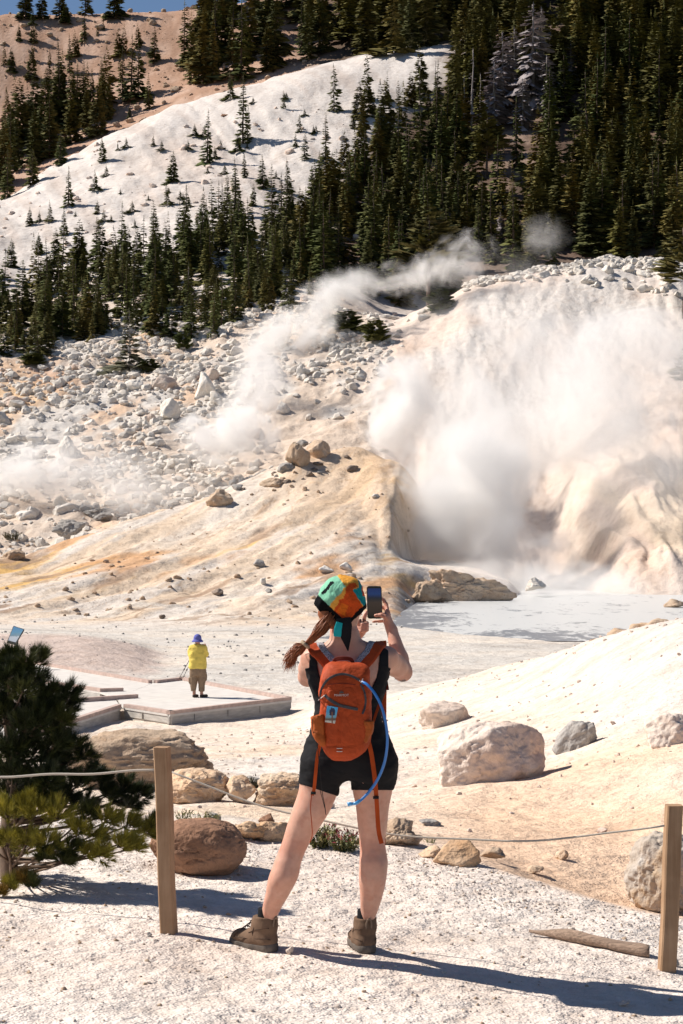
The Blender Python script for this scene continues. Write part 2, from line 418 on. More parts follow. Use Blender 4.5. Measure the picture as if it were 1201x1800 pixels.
    mc = lerp(mc, C(.52, .44, .36), .6 * sstep(.25, .7, fbm(X / 2.2, Y / 9, oct=4, seed=79)) * (1 - sstep(15.3, 16.2, t)))
    mc = lerp(mc, C(.66, .60, .43), .5 * np.exp(-((u - 800) / 60) ** 2 - ((v - 910) / 60) ** 2))
    col = lerp(col, mc, mo)
    # hillside
    hill = sstep(19.0, 20.0, t)
    vv = v + 20 * big
    # right limit of the white spur moves left as it comes down
    lim = np.interp(v, [60, 90, 160, 260, 360, 440, 520, 700], [800, 815, 760, 660, 590, 560, 480, 300])
    white = 1 - sstep(-50, 40, u - lim + 30 * n1)
    hc = lerp(np.broadcast_to(C(.115, .075, .055), col.shape), C(.20, .135, .10), sstep(.0, .7, n1))
    hc = lerp(hc, C(.34, .25, .2), .8 * np.exp(-((u - 900) / 70) ** 2 - ((v - 270) / 60) ** 2) * sstep(-.3, .4, n1))
    wc = lerp(np.broadcast_to(C(.64, .595, .56), col.shape), C(.64, .53, .455), .8 * sstep(0, .8, fbm(X / 14, Y / 40, oct=4, seed=81)))
    wc = lerp(wc, C(.46, .40, .36), .5 * sstep(.3, .75, fbm(X / 5, Y / 7, oct=4, seed=82)))
    st_ = fbm((X + .30 * Y) / 3, Y / 60, oct=4, seed=83); wc = lerp(wc, C(.54, .46, .41), .55 * sstep(.15, .6, st_)); wc = lerp(wc, C(.70, .66, .63), .5 * sstep(.1, .6, -st_))
    hc = lerp(hc, wc, white)
    back = sstep(22.15, 22.5, t)
    bc = lerp(np.broadcast_to(C(.40, .25, .175), col.shape), C(.52, .36, .275), sstep(-.3, .6, n1))
    bc = lerp(bc, C(.10, .07, .05), sstep(480, 620, u))
    hc = lerp(hc, bc, back)
    col = lerp(col, hc, hill)
    return np.clip(col * (1 + .05 * n2[..., None]), 0.02, .8)

_ug = np.concatenate([np.arange(-1450, -140, 45.0), np.arange(-140, 1341, 3.0), np.arange(1380, 2651, 45.0)])
_segs = [(1.5, 7.4, 24), (7.4, 13.5, 190), (13.5, 50, 130), (50, 96, 110), (96, 160, 190), (160, 225, 160), (225, 345, 120), (345, 480, 60), (480, 550, 6)]
_yg = np.concatenate([np.exp(np.linspace(math.log(a), math.log(b), n, endpoint=False)) for a, b, n in _segs] + [[550.0]])
_U, _Yg = np.meshgrid(_ug, _yg, indexing='ij')
_X = (_U - U0) / FPX * _Yg
_z, _t, _u = terrain(_X.ravel(), _Yg.ravel())
_v = V0 + (CAM_Z - _z) * FPX / _Yg.ravel()
_col = ground_color(_X.ravel(), _Yg.ravel(), _z, _t, _u, _v)
_nu, _ny = _U.shape
_id = np.arange(_nu * _ny).reshape(_nu, _ny)
_F = np.stack([_id[:-1, :-1], _id[1:, :-1], _id[1:, 1:], _id[:-1, 1:]], -1).reshape(-1, 4)

m = NT("thermal_ground")
tc = m.n('ShaderNodeTexCoord').outputs['Object']
att = m.n('ShaderNodeVertexColor', layer_name='Col').outputs[0]
dist = m.n('ShaderNodeSeparateXYZ'); m.l(tc, dist.inputs[0])
nearf = m.math('SUBTRACT', 1.0, m.math('DIVIDE', m.math('SUBTRACT', dist.outputs[1], 14.0), 20.0, clamp=True), clamp=True)
f1 = m.noise(tc, 80.0, 3, .7)                # grit on the path
f2 = m.noise(tc, 9.0, 5, .65)
f3 = m.noise(tc, 1.3, 6, .65)
vor = m.n('ShaderNodeTexVoronoi'); vor.inputs['Scale'].default_value = 95; m.l(tc, vor.inputs['Vector'])
g = m.ramp(f1, [(0.25, (.86, .83, .81)), (0.5, (1, 1, 1)), (0.75, (1.08, 1.08, 1.08))])
c1 = m.mix(nearf, (1, 1, 1), g)
g2 = m.ramp(f2, [(0.25, (.84, .80, .77)), (0.55, (1.03, 1.03, 1.03)), (.8, (1.08, 1.07, 1.06))])
c2 = m.mix(1.0, c1, g2, 'MULTIPLY')
g3 = m.ramp(f3, [(0.28, (.80, .75, .71)), (0.5, (1, 1, 1)), (.75, (1.07, 1.06, 1.05))])
c3 = m.mix(1.0, c2, g3, 'MULTIPLY')
m.base(m.mix(1.0, att, c3, 'MULTIPLY'))
m.rough(.95); m.b.inputs['Specular IOR Level'].default_value = .15
h1 = m.math('MULTIPLY', m.math('ADD', m.math('MULTIPLY', f1, .6), m.math('MULTIPLY', vor.outputs['Distance'], -.9)), nearf)
b1 = m.bump(h1, .5, .007)
b2 = m.bump(m.math('MULTIPLY', f2, m.math('SUBTRACT', 1.0, m.math('MULTIPLY', nearf, .82))), .5, .05, b1)
m.normal(m.bump(f3, .6, .35, b2))
GROUND_MAT = m.m
ground = obj("ground", mesh_np("ground", np.stack([_X.ravel(), _Yg.ravel(), _z], -1), _F, GROUND_MAT, True, color=_col), kind='structure')

# ------------------------------------------------------------------ the pool
m = NT("milky_water")
tc = m.n('ShaderNodeTexCoord').outputs['Object']
mp = m.n('ShaderNodeMapping'); mp.inputs['Scale'].default_value = (.42, .2, 1); m.l(tc, mp.inputs[0])
sw = m.noise(mp.outputs[0], 1.0, 8, .68, 1.2)
sx = m.n('ShaderNodeSeparateXYZ'); m.l(tc, sx.inputs[0])
# dark scum drifts along the left and near shore
nearshore = m.math('SUBTRACT', 1.0, m.math('DIVIDE', m.math('SUBTRACT', sx.outputs[1], 86.5), 9.0, clamp=True), clamp=True)
leftshore = m.math('SUBTRACT', 1.0, m.math('DIVIDE', m.math('SUBTRACT', sx.outputs[0], 3.6), 3.0, clamp=True), clamp=True)
shore = m.math('MAXIMUM', m.math('MULTIPLY', nearshore, .75), leftshore)
mp3 = m.n('ShaderNodeMapping'); mp3.inputs['Scale'].default_value = (1.6, .5, 1); m.l(tc, mp3.inputs[0])
sw = m.math('ADD', m.math('MULTIPLY', sw, .62), m.math('MULTIPLY', m.noise(mp3.outputs[0], 1.0, 6, .72, 1.0), .46))
scum = m.ramp(m.math('ADD', m.math('MULTIPLY', sw, 1.0), m.math('MULTIPLY', shore, .165)), [(.60, (0, 0, 0)), (.66, (1, 1, 1))])
m.base(m.mix(scum, (.60, .61, .605), (.17, .185, .21)))
m.rough(.35); m.b.inputs['Specular IOR Level'].default_value = .35
mp2 = m.n('ShaderNodeMapping'); mp2.inputs['Scale'].default_value = (1.2, .5, 1); m.l(tc, mp2.inputs[0])
m.normal(m.bump(m.noise(mp2.outputs[0], 2.0, 3), .15, .05))
pw = np.array([(-2, 84, -3.385), (60, 84, -3.385), (60, 170, -3.385), (-2, 170, -3.385)])
nx, nyy = 24, 24
gx, gy = np.meshgrid(np.linspace(-1, 45, nx), np.linspace(83, 165, nyy), indexing='ij')
ids = np.arange(nx * nyy).reshape(nx, nyy)
water = obj("water", mesh_np("water", np.stack([gx.ravel(), gy.ravel(), np.full(gx.size, -3.385)], -1), np.stack([ids[:-1, :-1], ids[1:, :-1], ids[1:, 1:], ids[:-1, 1:]], -1).reshape(-1, 4), m.m, True), kind='structure')
# ------------------------------------------------------------------ mesh shape helpers
class MB:
    """collects boxes, prisms, tubes and ribbons into one mesh"""
    def __init__(s): s.V = []; s.F = []; s.M = []; s.n = 0
    def add(s, V, F, mi=0):
        V = np.asarray(V, float)
        s.V.append(V); s.F += [[int(i) + s.n for i in f] for f in F]; s.M += [mi] * len(F); s.n += len(V)
    def prism(s, poly, z0, z1, mi=0):
        """poly: (x, y) or (x, y) list; z0/z1 scalars or per-vertex"""
        n = len(poly); z0 = np.broadcast_to(z0, n); z1 = np.broadcast_to(z1, n)
        a = sum(poly[i][0] * poly[(i + 1) % n][1] - poly[(i + 1) % n][0] * poly[i][1] for i in range(n))
        if a < 0: poly = poly[::-1]; z0 = z0[::-1]; z1 = z1[::-1]
        V = [(p[0], p[1], z0[i]) for i, p in enumerate(poly)] + [(p[0], p[1], z1[i]) for i, p in enumerate(poly)]
        F = [list(range(n))[::-1], list(range(n, 2 * n))] + [[i, (i + 1) % n, n + (i + 1) % n, n + i] for i in range(n)]
        s.add(V, F, mi)
    def bar(s, a, b, w, h, up=(0, 0, 1), mi=0, bev=0.0):
        """box along a-b, w wide, h tall (centred), slightly chamfered"""
        a = np.array(a, float); b = np.array(b, float); d = b - a; L = np.linalg.norm(d); d /= L
        up = np.array(up, float); sd = np.cross(d, up); sd /= np.linalg.norm(sd); up = np.cross(sd, d)
        if bev > 0:
            pr = [(-w/2 + bev, -h/2), (w/2 - bev, -h/2), (w/2, -h/2 + bev), (w/2, h/2 - bev), (w/2 - bev, h/2), (-w/2 + bev, h/2), (-w/2, h/2 - bev), (-w/2, -h/2 + bev)]
        else: pr = [(-w/2, -h/2), (w/2, -h/2), (w/2, h/2), (-w/2, h/2)]
        n = len(pr)
        V = [p + sd * x + up * y for p in (a, b) for x, y in pr]
        F = [[i, n + i, n + (i + 1) % n, (i + 1) % n] for i in range(n)] + [list(range(n)), list(range(n, 2 * n))[::-1]]
        s.add(V, F, mi)
    def tube(s, pts, rad, seg=8, mi=0, cap=True, flat=1.0):
        pts = np.asarray(pts, float); n = len(pts); rad = np.broadcast_to(rad, n)
        T = np.gradient(pts, axis=0); T /= np.linalg.norm(T, axis=1)[:, None] + 1e-12
        ref = np.array([0, 0, 1.0]) if abs(T[0][2]) < .9 else np.array([1.0, 0, 0])
        V = []; N = np.cross(T[0], ref); N /= np.linalg.norm(N)
        for i in range(n):
            N = N - T[i] * np.dot(N, T[i]); N /= np.linalg.norm(N) + 1e-12; B = np.cross(T[i], N)
            for k in range(seg):
                a = 2 * math.pi * k / seg
                V.append(pts[i] + rad[i] * (math.cos(a) * N + flat * math.sin(a) * B))
        F = [[i * seg + k, i * seg + (k + 1) % seg, (i + 1) * seg + (k + 1) % seg, (i + 1) * seg + k] for i in range(n - 1) for k in range(seg)]
        if cap: F += [list(range(seg))[::-1], [(n - 1) * seg + k for k in range(seg)]]
        s.add(V, F, mi)
    def ribbon(s, pts, nrm, w, th, mi=0):
        """strap: centre line, outward normals (one or per point), width, thickness"""
        pts = np.asarray(pts, float); n = len(pts); N = np.broadcast_to(np.asarray(nrm, float), (n, 3)).copy(); w = np.broadcast_to(w, n)
        T = np.gradient(pts, axis=0); T /= np.linalg.norm(T, axis=1)[:, None] + 1e-12
        N -= T * np.sum(N * T, 1)[:, None]; N /= np.linalg.norm(N, axis=1)[:, None] + 1e-12
        S = np.cross(T, N); V = []
        pr = [(-.5, -.5), (-.5, .25), (-.36, .5), (.36, .5), (.5, .25), (.5, -.5)]; q = len(pr)
        for i in range(n):
            for a, b in pr: V.append(pts[i] + S[i] * a * w[i] + N[i] * b * th)
        F = [[i * q + k, (i + 1) * q + k, (i + 1) * q + (k + 1) % q, i * q + (k + 1) % q] for i in range(n - 1) for k in range(q)]
        F += [list(range(q)), [(n - 1) * q + k for k in range(q)][::-1]]
        s.add(V, F, mi)
    def build(s, name, mats, parent=None, smooth=False, loc=None, **kw):
        V = np.concatenate(s.V)
        return obj(name, mesh_np(name, V, s.F, mats, smooth, s.M), parent, loc, **kw)

def spline(pts, n=40):
    pts = np.asarray(pts, float); d = np.concatenate([[0], np.cumsum(np.linalg.norm(np.diff(pts, axis=0), axis=1))])
    t = np.linspace(0, d[-1], n); m = np.zeros_like(pts); 
    m[1:-1] = (pts[2:] - pts[:-2]) / (d[2:] - d[:-2])[:, None]; m[0] = (pts[1] - pts[0]) / (d[1] - d[0]); m[-1] = (pts[-1] - pts[-2]) / (d[-1] - d[-2])
    i = np.clip(np.searchsorted(d, t) - 1, 0, len(d) - 2); h = d[i + 1] - d[i]; s = (t - d[i]) / h
    s = s[:, None]; h = h[:, None]
    return (2*s**3 - 3*s**2 + 1) * pts[i] + (s**3 - 2*s**2 + s) * h * m[i] + (-2*s**3 + 3*s**2) * pts[i+1] + (s**3 - s**2) * h * m[i+1]

# ------------------------------------------------------------------ boardwalk: viewing deck and two walkways
M_DECK = simple("pale_deck_boards", (.62, .585, .545), .85, .06, 3, .15, 40)
M_KERB = simple("pinkish_kerb_timber", (.50, .375, .325), .8, .12, 6, .3, 30, .004)
M_FASCIA = simple("grey_timber_fascia", (.46, .435, .40), .85, .14, 3, .3, 25, .004, stretch=(1, 1, 6))
M_BLOCK = simple("concrete_block", (.50, .49, .47), .9, .1, 12, .3, 60)
M_METAL = simple("dark_metal", (.06, .06, .06), .5, .1, 10)
DZ = -2.9
def on_deck(u, v, z=DZ):
    Y = (CAM_Z - z) * FPX / (v - V0); return np.array([(u - U0) / FPX * Y, Y])
def edge_line(mb, a, b, inset, w, z0, z1, mi=0):
    a = np.array(a); b = np.array(b); d = (b - a) / np.linalg.norm(b - a); nrm = np.array([-d[1], d[0]]) * inset
    mb.prism([tuple(a), tuple(b), tuple(b + nrm * w), tuple(a + nrm * w)], z0, z1, mi)

A = on_deck(299, 1256); B = on_deck(513, 1230.5); Cc = on_deck(321, 1194.5); Dd = on_deck(270, 1200.5); E = on_deck(205, 1226.5); Fp = on_deck(217, 1243.5)
deck = empty("boardwalk", (*A, DZ), "wide viewing deck of the boardwalk where the visitor in yellow stands", "boardwalk", "boardwalk sections in the basin")
mb = MB(); poly = [tuple(p) for p in (A, B, Cc, Dd, E, Fp)]
mb.prism(poly, DZ - .05, DZ); mb.build("decking", M_DECK, deck)
def inward(poly_pts):
    return 1
for a, b, nm in ((A, B, "kerb"), (B, Cc, "kerb"), (Cc, Dd, "kerb"), (Fp, A, "kerb")):
    mb = MB(); edge_line(mb, a, b, 1, .14, DZ + .004, DZ + .085); mb.build(nm, M_KERB, deck)
for a, b in ((A, B), (Fp, A), (B, Cc)):
    mb = MB()
    d = (b - a) / np.linalg.norm(b - a); nn = np.array([-d[1], d[0]])
    a2 = a + nn * .02; b2 = b + nn * .02
    edge_line(mb, a2, b2, 1, .05, DZ - .22, DZ - .052); edge_line(mb, a2 + nn * .025, b2 + nn * .025, 1, .05, DZ - .46, DZ - .224)
    for k in np.arange(.9, np.linalg.norm(b - a) - .2, 1.25):
        q = a + d * k - nn * .012; mb.prism([tuple(q), tuple(q + d * .012), tuple(q + d * .012 + nn * .03), tuple(q + nn * .03)], DZ - .22, DZ - .055)
    mb.build("fascia", M_FASCIA, deck)
for k in range(2):
    mb = MB(); q = A + (Fp - A) * (.05 + .07 * k); mb.bar((*q + np.array([0, -.02]), DZ - .42), (*q + np.array([0, -.02]), DZ - .2), .05, .05); mb.build("bracket", M_METAL, deck)

# near walkway, going left from the deck
a0 = Fp + np.array([-.05, .02]); a1 = on_deck(96, 1283, DZ - .02); b0 = E + np.array([-.05, 0]); b1 = on_deck(20, 1240)
walk = empty("boardwalk", (*a1, DZ), "near walkway raised on concrete blocks, left of the viewing deck behind the pine", "boardwalk", "boardwalk sections in the basin")
mb = MB(); mb.prism([tuple(a1 + (a1 - a0) * 1.2), tuple(a0), tuple(b0), tuple(b1 + (b1 - b0) * .6)], DZ - .06, DZ - .01); mb.build("decking", M_DECK, walk)
mb = MB(); edge_line(mb, a1 + (a1 - a0) * 1.2, a0, 1, .14, DZ - .006, DZ + .08); mb.build("kerb", M_KERB, walk)
mb = MB(); edge_line(mb, b1 + (b1 - b0) * .6, b0 + np.array([.55, .02]), -1, .14, DZ - .006, DZ + .10); mb.build("kerb", M_KERB, walk)
mb = MB(); d = (a0 - a1) / np.linalg.norm(a0 - a1); nn = np.array([-d[1], d[0]])
edge_line(mb, a1 + (a1 - a0) * 1.2 + nn * .03, a0 + nn * .03, 1, .06, DZ - .33, DZ - .062); mb.build("fascia", M_FASCIA, walk)
for f in (.02, .42, .80, 1.2):
    q = a0 + (a1 - a0) * f + nn * .0; zg = gz(*q)
    mb = MB(); mb.bar((q[0] - .24, q[1] + .02, DZ - .46), (q[0] + .18, q[1] + .06, DZ - .46), .35, .22, bev=.015); mb.build("support_block", M_BLOCK, walk)

# far walkway, going up left
c0 = Dd; c1 = on_deck(30, 1160.5); d0 = on_deck(176, 1216); d1 = on_deck(-20, 1187)
walk2 = empty("boardwalk", (*c1, DZ), "far walkway with low pink kerbs running up left from the viewing deck", "boardwalk", "boardwalk sections in the basin")
mb = MB(); mb.prism([tuple(d1), tuple(d0), tuple(E + np.array([.0, .06])), tuple(Dd + np.array([-.04, .0])), tuple(c1)], DZ - .055, DZ - .006); mb.build("decking", M_DECK, walk2)
mb = MB(); edge_line(mb, c0 + np.array([-.03, .0]), c1, 1, .13, DZ - .002, DZ + .085); mb.build("kerb", M_KERB, walk2)
mb = MB(); edge_line(mb, d1, d0, 1, .13, DZ - .002, DZ + .085); edge_line(mb, d0 + np.array([.01, .01]), d0 + np.array([.62, .2]), 1, .13, DZ + .001, DZ + .088); mb.build("kerb", M_KERB, walk2)
mb = MB(); edge_line(mb, d1 + np.array([0, -.03]), d0 + np.array([0, -.03]), 1, .06, DZ - .3, DZ - .06); mb.build("fascia", M_FASCIA, walk2)

# ------------------------------------------------------------------ information panel on a post
SY = 62.0
def SP(u, v, dy=0): return P(u, v, SY + dy)
sg = empty("information_panel", SP(29, 1180), "tilted information panel with a blue picture on a dark post behind the pine", "sign")
m = NT("panel_print"); tc = m.n('ShaderNodeTexCoord').outputs['Generated']; sx = m.n('ShaderNodeSeparateXYZ'); m.l(tc, sx.inputs[0])
pic = m.ramp(m.math('ADD', sx.outputs[2], m.math('MULTIPLY', m.math('SUBTRACT', m.noise(tc, 6, 4), .5), .25)), [(0.0, (.62, .66, .70)), (.36, (.70, .74, .78)), (.42, (.30, .42, .47)), (.62, (.22, .45, .62)), (.9, (.17, .38, .62))])
m.base(pic); m.rough(.35)
q = [SP(13, 1127, -.25), SP(28, 1131, -.25), SP(43, 1106, .35), SP(24, 1100, .35)]
q = np.array(q); nr = np.cross(q[1] - q[0], q[3] - q[0]); nr /= np.linalg.norm(nr)
if nr[2] < 0: nr = -nr
mb = MB(); mb.add([p + nr * .012 for p in (q * .9 + q.mean(0) * .1)] + [p + nr * .002 for p in (q * .9 + q.mean(0) * .1)], [[0, 1, 2, 3], [7, 6, 5, 4], [0, 4, 5, 1], [1, 5, 6, 2], [2, 6, 7, 3], [3, 7, 4, 0]]); mb.build("panel", m.m, sg)
mb = MB(); mb.add(list(q) + [p - nr * .08 for p in q], [[0, 1, 2, 3], [7, 6, 5, 4], [0, 4, 5, 1], [1, 5, 6, 2], [2, 6, 7, 3], [3, 7, 4, 0]]); mb.build("frame", M_METAL, sg)
mb = MB(); pt = SP(29, 1122); mb.bar((pt[0], pt[1], -3.4), (pt[0], pt[1], pt[2] - .02), .11, .11, up=(0, 1, 0), bev=.01); mb.build("post", M_METAL, sg)

# ------------------------------------------------------------------ rope fence
m = NT("weathered_wood"); tc = m.n('ShaderNodeTexCoord').outputs['Object']
mp = m.n('ShaderNodeMapping'); mp.inputs['Scale'].default_value = (55, 55, 2.2); m.l(tc, mp.inputs[0])
gr = m.noise(mp.outputs[0], 1.0, 6, .6, .6); pt_ = m.noise(tc, 7, 3)
m.base(m.mix(.6, m.ramp(gr, [(.25, (.15, .080, .042)), (.5, (.36, .215, .120)), (.75, (.50, .34, .215))]), m.ramp(pt_, [(.3, (.27, .165, .095)), (.7, (.45, .30, .19))])))
m.rough(.85); m.b.inputs['Specular IOR Level'].default_value = .2; m.normal(m.bump(gr, .6, .004)); M_WOOD = m.m
m = NT("pale_rope"); tc = m.n('ShaderNodeTexCoord').outputs['Object']
wv = m.n('ShaderNodeTexWave', i_Scale=60.0, i_Distortion=1.0); m.l(tc, wv.inputs[0]); m.base((.47, .42, .36)); m.rough(.9); m.normal(m.bump(wv.outputs[1], .6, .002)); M_ROPE = m.m

def make_post(ub, vb, ut, vt, Y, wpx, label, tilt=0.0):
    Y = hit(ub, vb)[1]
    b = P(ub, vb, Y); t = P(ut, vt, Y + tilt); w = wpx / FPX * Y
    o = empty("fence_post", b, label, "fence post", "wooden posts of the rope fence")
    d = t - b; L = np.linalg.norm(d); n = 16; V = []; r = np.random.default_rng(int(ub))
    yaw = r.uniform(-.25, .25); bev = w * .09
    pr = np.array([(-w/2 + bev, -w/2), (w/2 - bev, -w/2), (w/2, -w/2 + bev), (w/2, w/2 - bev), (w/2 - bev, w/2), (-w/2 + bev, w/2), (-w/2, w/2 - bev), (-w/2, -w/2 + bev)])
    ca, sa = math.cos(yaw), math.sin(yaw); pr = pr @ np.array([[ca, sa], [-sa, ca]])
    for i in range(n):
        f = -.12 + 1.12 * i / (n - 1); c = b + d * f
        wob = .0020 * np.array([math.sin(i * .55 + ub), math.cos(i * .4 + ub), 0])
        k = 1 + .012 * math.sin(i * .8)
        for x, y in pr: V.append(c + wob + np.array([x * k, y * k, 0]))
    F = [[i * 8 + k, i * 8 + (k + 1) % 8, (i + 1) * 8 + (k + 1) % 8, (i + 1) * 8 + k] for i in range(n - 1) for k in range(8)] + [[(n - 1) * 8 + k for k in range(8)]]
    m_ = MB(); m_.add(V, F); m_.build("shaft", M_WOOD, o)
    return o, b, t
YA, YB = 9.46, 8.69
make_post(297, 1640, 285, 1313, YA, 26, "tall brown fence post standing in front of the reddish brown boulder", .04)
make_post(1173, 1706, 1185, 1415, YB, 28, "shorter fence post at the right edge, in front of the grey topped boulder", .02)
def rope(name, p0, p1, sag, label, r=.0055):
    t = np.linspace(0, 1, 40)[:, None]; pts = p0 * (1 - t) + p1 * t; pts[:, 2] -= (sag * 4 * t * (1 - t))[:, 0]
    pts[:, 2] += .004 * np.sin(t[:, 0] * 23)
    m_ = MB(); m_.tube(pts, r, 6); m_.build(name, M_ROPE, None, True, label=label, cat="rope", group="ropes between the fence posts")
rope("fence_rope", P(277, 1353.5, YA + .0), P(-260, 1367, 9.9), .012, "pale rope running left from the tall fence post across the pine", .0062)
rope("fence_rope", P(299, 1356, YA + .02), P(1168, 1450, YB), .175, "slack pale rope between the two fence posts, passing behind the hiker", .0048)

# ------------------------------------------------------------------ rocks
def ico(sub):
    t = (1 + 5 ** .5) / 2
    V = [(-1, t, 0), (1, t, 0), (-1, -t, 0), (1, -t, 0), (0, -1, t), (0, 1, t), (0, -1, -t), (0, 1, -t), (t, 0, -1), (t, 0, 1), (-t, 0, -1), (-t, 0, 1)]
    F = [(0, 11, 5), (0, 5, 1), (0, 1, 7), (0, 7, 10), (0, 10, 11), (1, 5, 9), (5, 11, 4), (11, 10, 2), (10, 7, 6), (7, 1, 8), (3, 9, 4), (3, 4, 2), (3, 2, 6), (3, 6, 8), (3, 8, 9), (4, 9, 5), (2, 4, 11), (6, 2, 10), (8, 6, 7), (9, 8, 1)]
    V = [np.array(v) / np.linalg.norm(v) for v in V]
    for _ in range(sub):
        mid = {}; F2 = []
        def md(a, b):
            k = (min(a, b), max(a, b))
            if k not in mid:
                w = V[a] + V[b]; V.append(w / np.linalg.norm(w)); mid[k] = len(V) - 1
            return mid[k]
        for a, b, c in F:
            x, y, z_ = md(a, b), md(b, c), md(c, a); F2 += [(a, x, z_), (b, y, x), (c, z_, y), (x, y, z_)]
        F = F2
    return np.array(V), np.array(F)
ICO = {k: ico(k) for k in (0, 1, 2, 3, 4, 5)}

def rock_shape(seed, sub=3, facets=11, soft=14.0, rough=.08, fine=.03, flat=False, boxy=0.0):
    r = np.random.default_rng(seed); V, F = ICO[sub]
    if boxy:
        base = 1 / np.sum(np.abs(V) ** boxy, 1) ** (1 / boxy)
    N = r.normal(size=(facets, 3)); N /= np.linalg.norm(N, axis=1)[:, None]; d = r.uniform(.62, 1.0, facets)
    if flat: N = np.vstack([N, [[0, 0, 1]]]); d = np.append(d, [r.uniform(.8, .95)])
    dots = np.maximum(V @ N.T, 1e-3); inv = np.max(np.where(V @ N.T > 0, dots / d, 0), 1)
    q = np.where(V @ N.T > 0, dots / d, 0) ** soft
    inv = np.sum(q, 1) ** (1 / soft)
    rad = 1 / np.maximum(inv, .75)
    rad = rad * (1 + 1.5 * rough * fbm(V[:, 0] * 1.7 + seed, V[:, 1] * 1.7, V[:, 2] * 1.7, 4, seed) + fine * fbm(V[:, 0] * 7 + seed, V[:, 1] * 7, V[:, 2] * 7, 3, seed + 5))
    if boxy:
        cutr = np.min(np.where(V @ N.T > .05, (d + .14) / np.maximum(V @ N.T, .05), 9), 1); base = np.minimum(base, cutr)
        vein = np.abs(fbm(V[:, 0] * 1.6 + seed, V[:, 1] * 1.6, V[:, 2] * 2.2, 3, seed + 9))
        rad = base * (1 + rough * fbm(V[:, 0] * 1.7 + seed, V[:, 1] * 1.7, V[:, 2] * 1.7, 4, seed) + fine * fbm(V[:, 0] * 6 + seed, V[:, 1] * 6, V[:, 2] * 6, 4, seed + 5) - .05 * (1 - sstep(0, .05, vein)))
    W = V * rad[:, None]
    return W / np.max(np.abs(W), 0), F

def rock_mat(name, ca, cb, cc, scale=1.4, bump=.5):
    """ca main, cb second tone, cc stains / crevices"""
    m = NT(name); tc = m.n('ShaderNodeTexCoord').outputs['Object']
    oi = m.n('ShaderNodeObjectInfo'); ad = m.n('ShaderNodeVectorMath', operation='ADD'); m.l(tc, ad.inputs[0])
    sc_ = m.n('ShaderNodeVectorMath', operation='SCALE'); sc_.inputs[0].default_value = (13, 7, 5); m.l(oi.outputs['Random'], sc_.inputs['Scale']); m.l(sc_.outputs[0], ad.inputs[1]); vec = ad.outputs[0]
    n1 = m.noise(vec, scale, 6, .6, .4); n2 = m.noise(vec, scale * 3.1, 5, .65); n3 = m.noise(vec, scale * 11, 4, .7)
    c = m.mix(m.ramp(n1, [(.38, (0, 0, 0)), (.62, (1, 1, 1))]), ca, cb)
    c = m.mix(m.ramp(n2, [(.56, (0, 0, 0)), (.72, (1, 1, 1))]), c, cc)
    c = m.mix(1.0, c, m.ramp(n3, [(.25, (.80, .79, .78)), (.6, (1.04, 1.04, 1.04))]), 'MULTIPLY')
    var = m.ramp(oi.outputs['Random'], [(0, (.84, .83, .82)), (1, (1.08, 1.07, 1.06))])
    m.base(m.mix(1.0, c, var, 'MULTIPLY')); m.rough(.9); m.b.inputs['Specular IOR Level'].default_value = .2
    m.normal(m.bump(n3, bump, .03, m.bump(n2, bump, .10)))
    return m.m
R_WHITE = rock_mat("white_altered_rock", (.77, .735, .685), (.74, .68, .605), (.64, .55, .46))
R_GREY = rock_mat("grey_rock", (.42, .40, .38), (.33, .31, .29), (.20, .185, .17))
R_DARK = rock_mat("dark_rock", (.20, .165, .14), (.28, .22, .18), (.10, .085, .075))
R_TAN = rock_mat("tan_rock", (.56, .44, .33), (.46, .33, .23), (.30, .19, .12))
R_ORANGE = rock_mat("orange_rock", (.64, .52, .40), (.56, .35, .20), (.30, .15, .08))
R_BROWN = rock_mat("reddish_brown_rock", (.37, .215, .14), (.28, .155, .10), (.43, .30, .22), 1.2)
R_PINK = rock_mat("pinkish_rock", (.68, .59, .52), (.62, .48, .40), (.50, .36, .29), 1.1)
R_GREYTOP = rock_mat("grey_lichened_rock", (.56, .535, .51), (.47, .37, .27), (.50, .32, .16), 1.0)

def hero_rock(u, vb, wpx, hpx, mat, label, seed, Y=None, depth=1.0, yaw=0.0, sub=4, sink=.18, facets=11, rough=.10, fine=.035, soft=14, name="boulder", cat="boulder", group=None, lean=0.0, boxy=0.0):
    h = hit(u, vb) if Y is None else None
    if Y is None: x, Yb, zb = h
    else: Yb = Y; x = (u - U0) / FPX * Y; zb = CAM_Z - (vb - V0) / FPX * Y
    s = Yb / FPX; w = wpx * s / 2; hh = hpx * s
    W, F = rock_shape(seed, sub, facets, soft, rough, fine, boxy=boxy)
    top = (hh) / (2 - sink * 2) * 1.0
    V = W.copy()
    c_, s_ = math.cos(yaw), math.sin(yaw)
    V = V @ np.array([[c_, s_, 0], [-s_, c_, 0], [0, 0, 1]]); V /= np.max(np.abs(V), 0)
    V[:, 0] += lean * V[:, 2]
    V *= np.array([w, w * depth, top])
    V[:, 2] += top * (1 - 2 * sink)
    o = obj(name, mesh_np(name, V, F, mat, True), None, (x, Yb + w * depth * .75, zb), label=label, cat=cat, group=group)
    return o
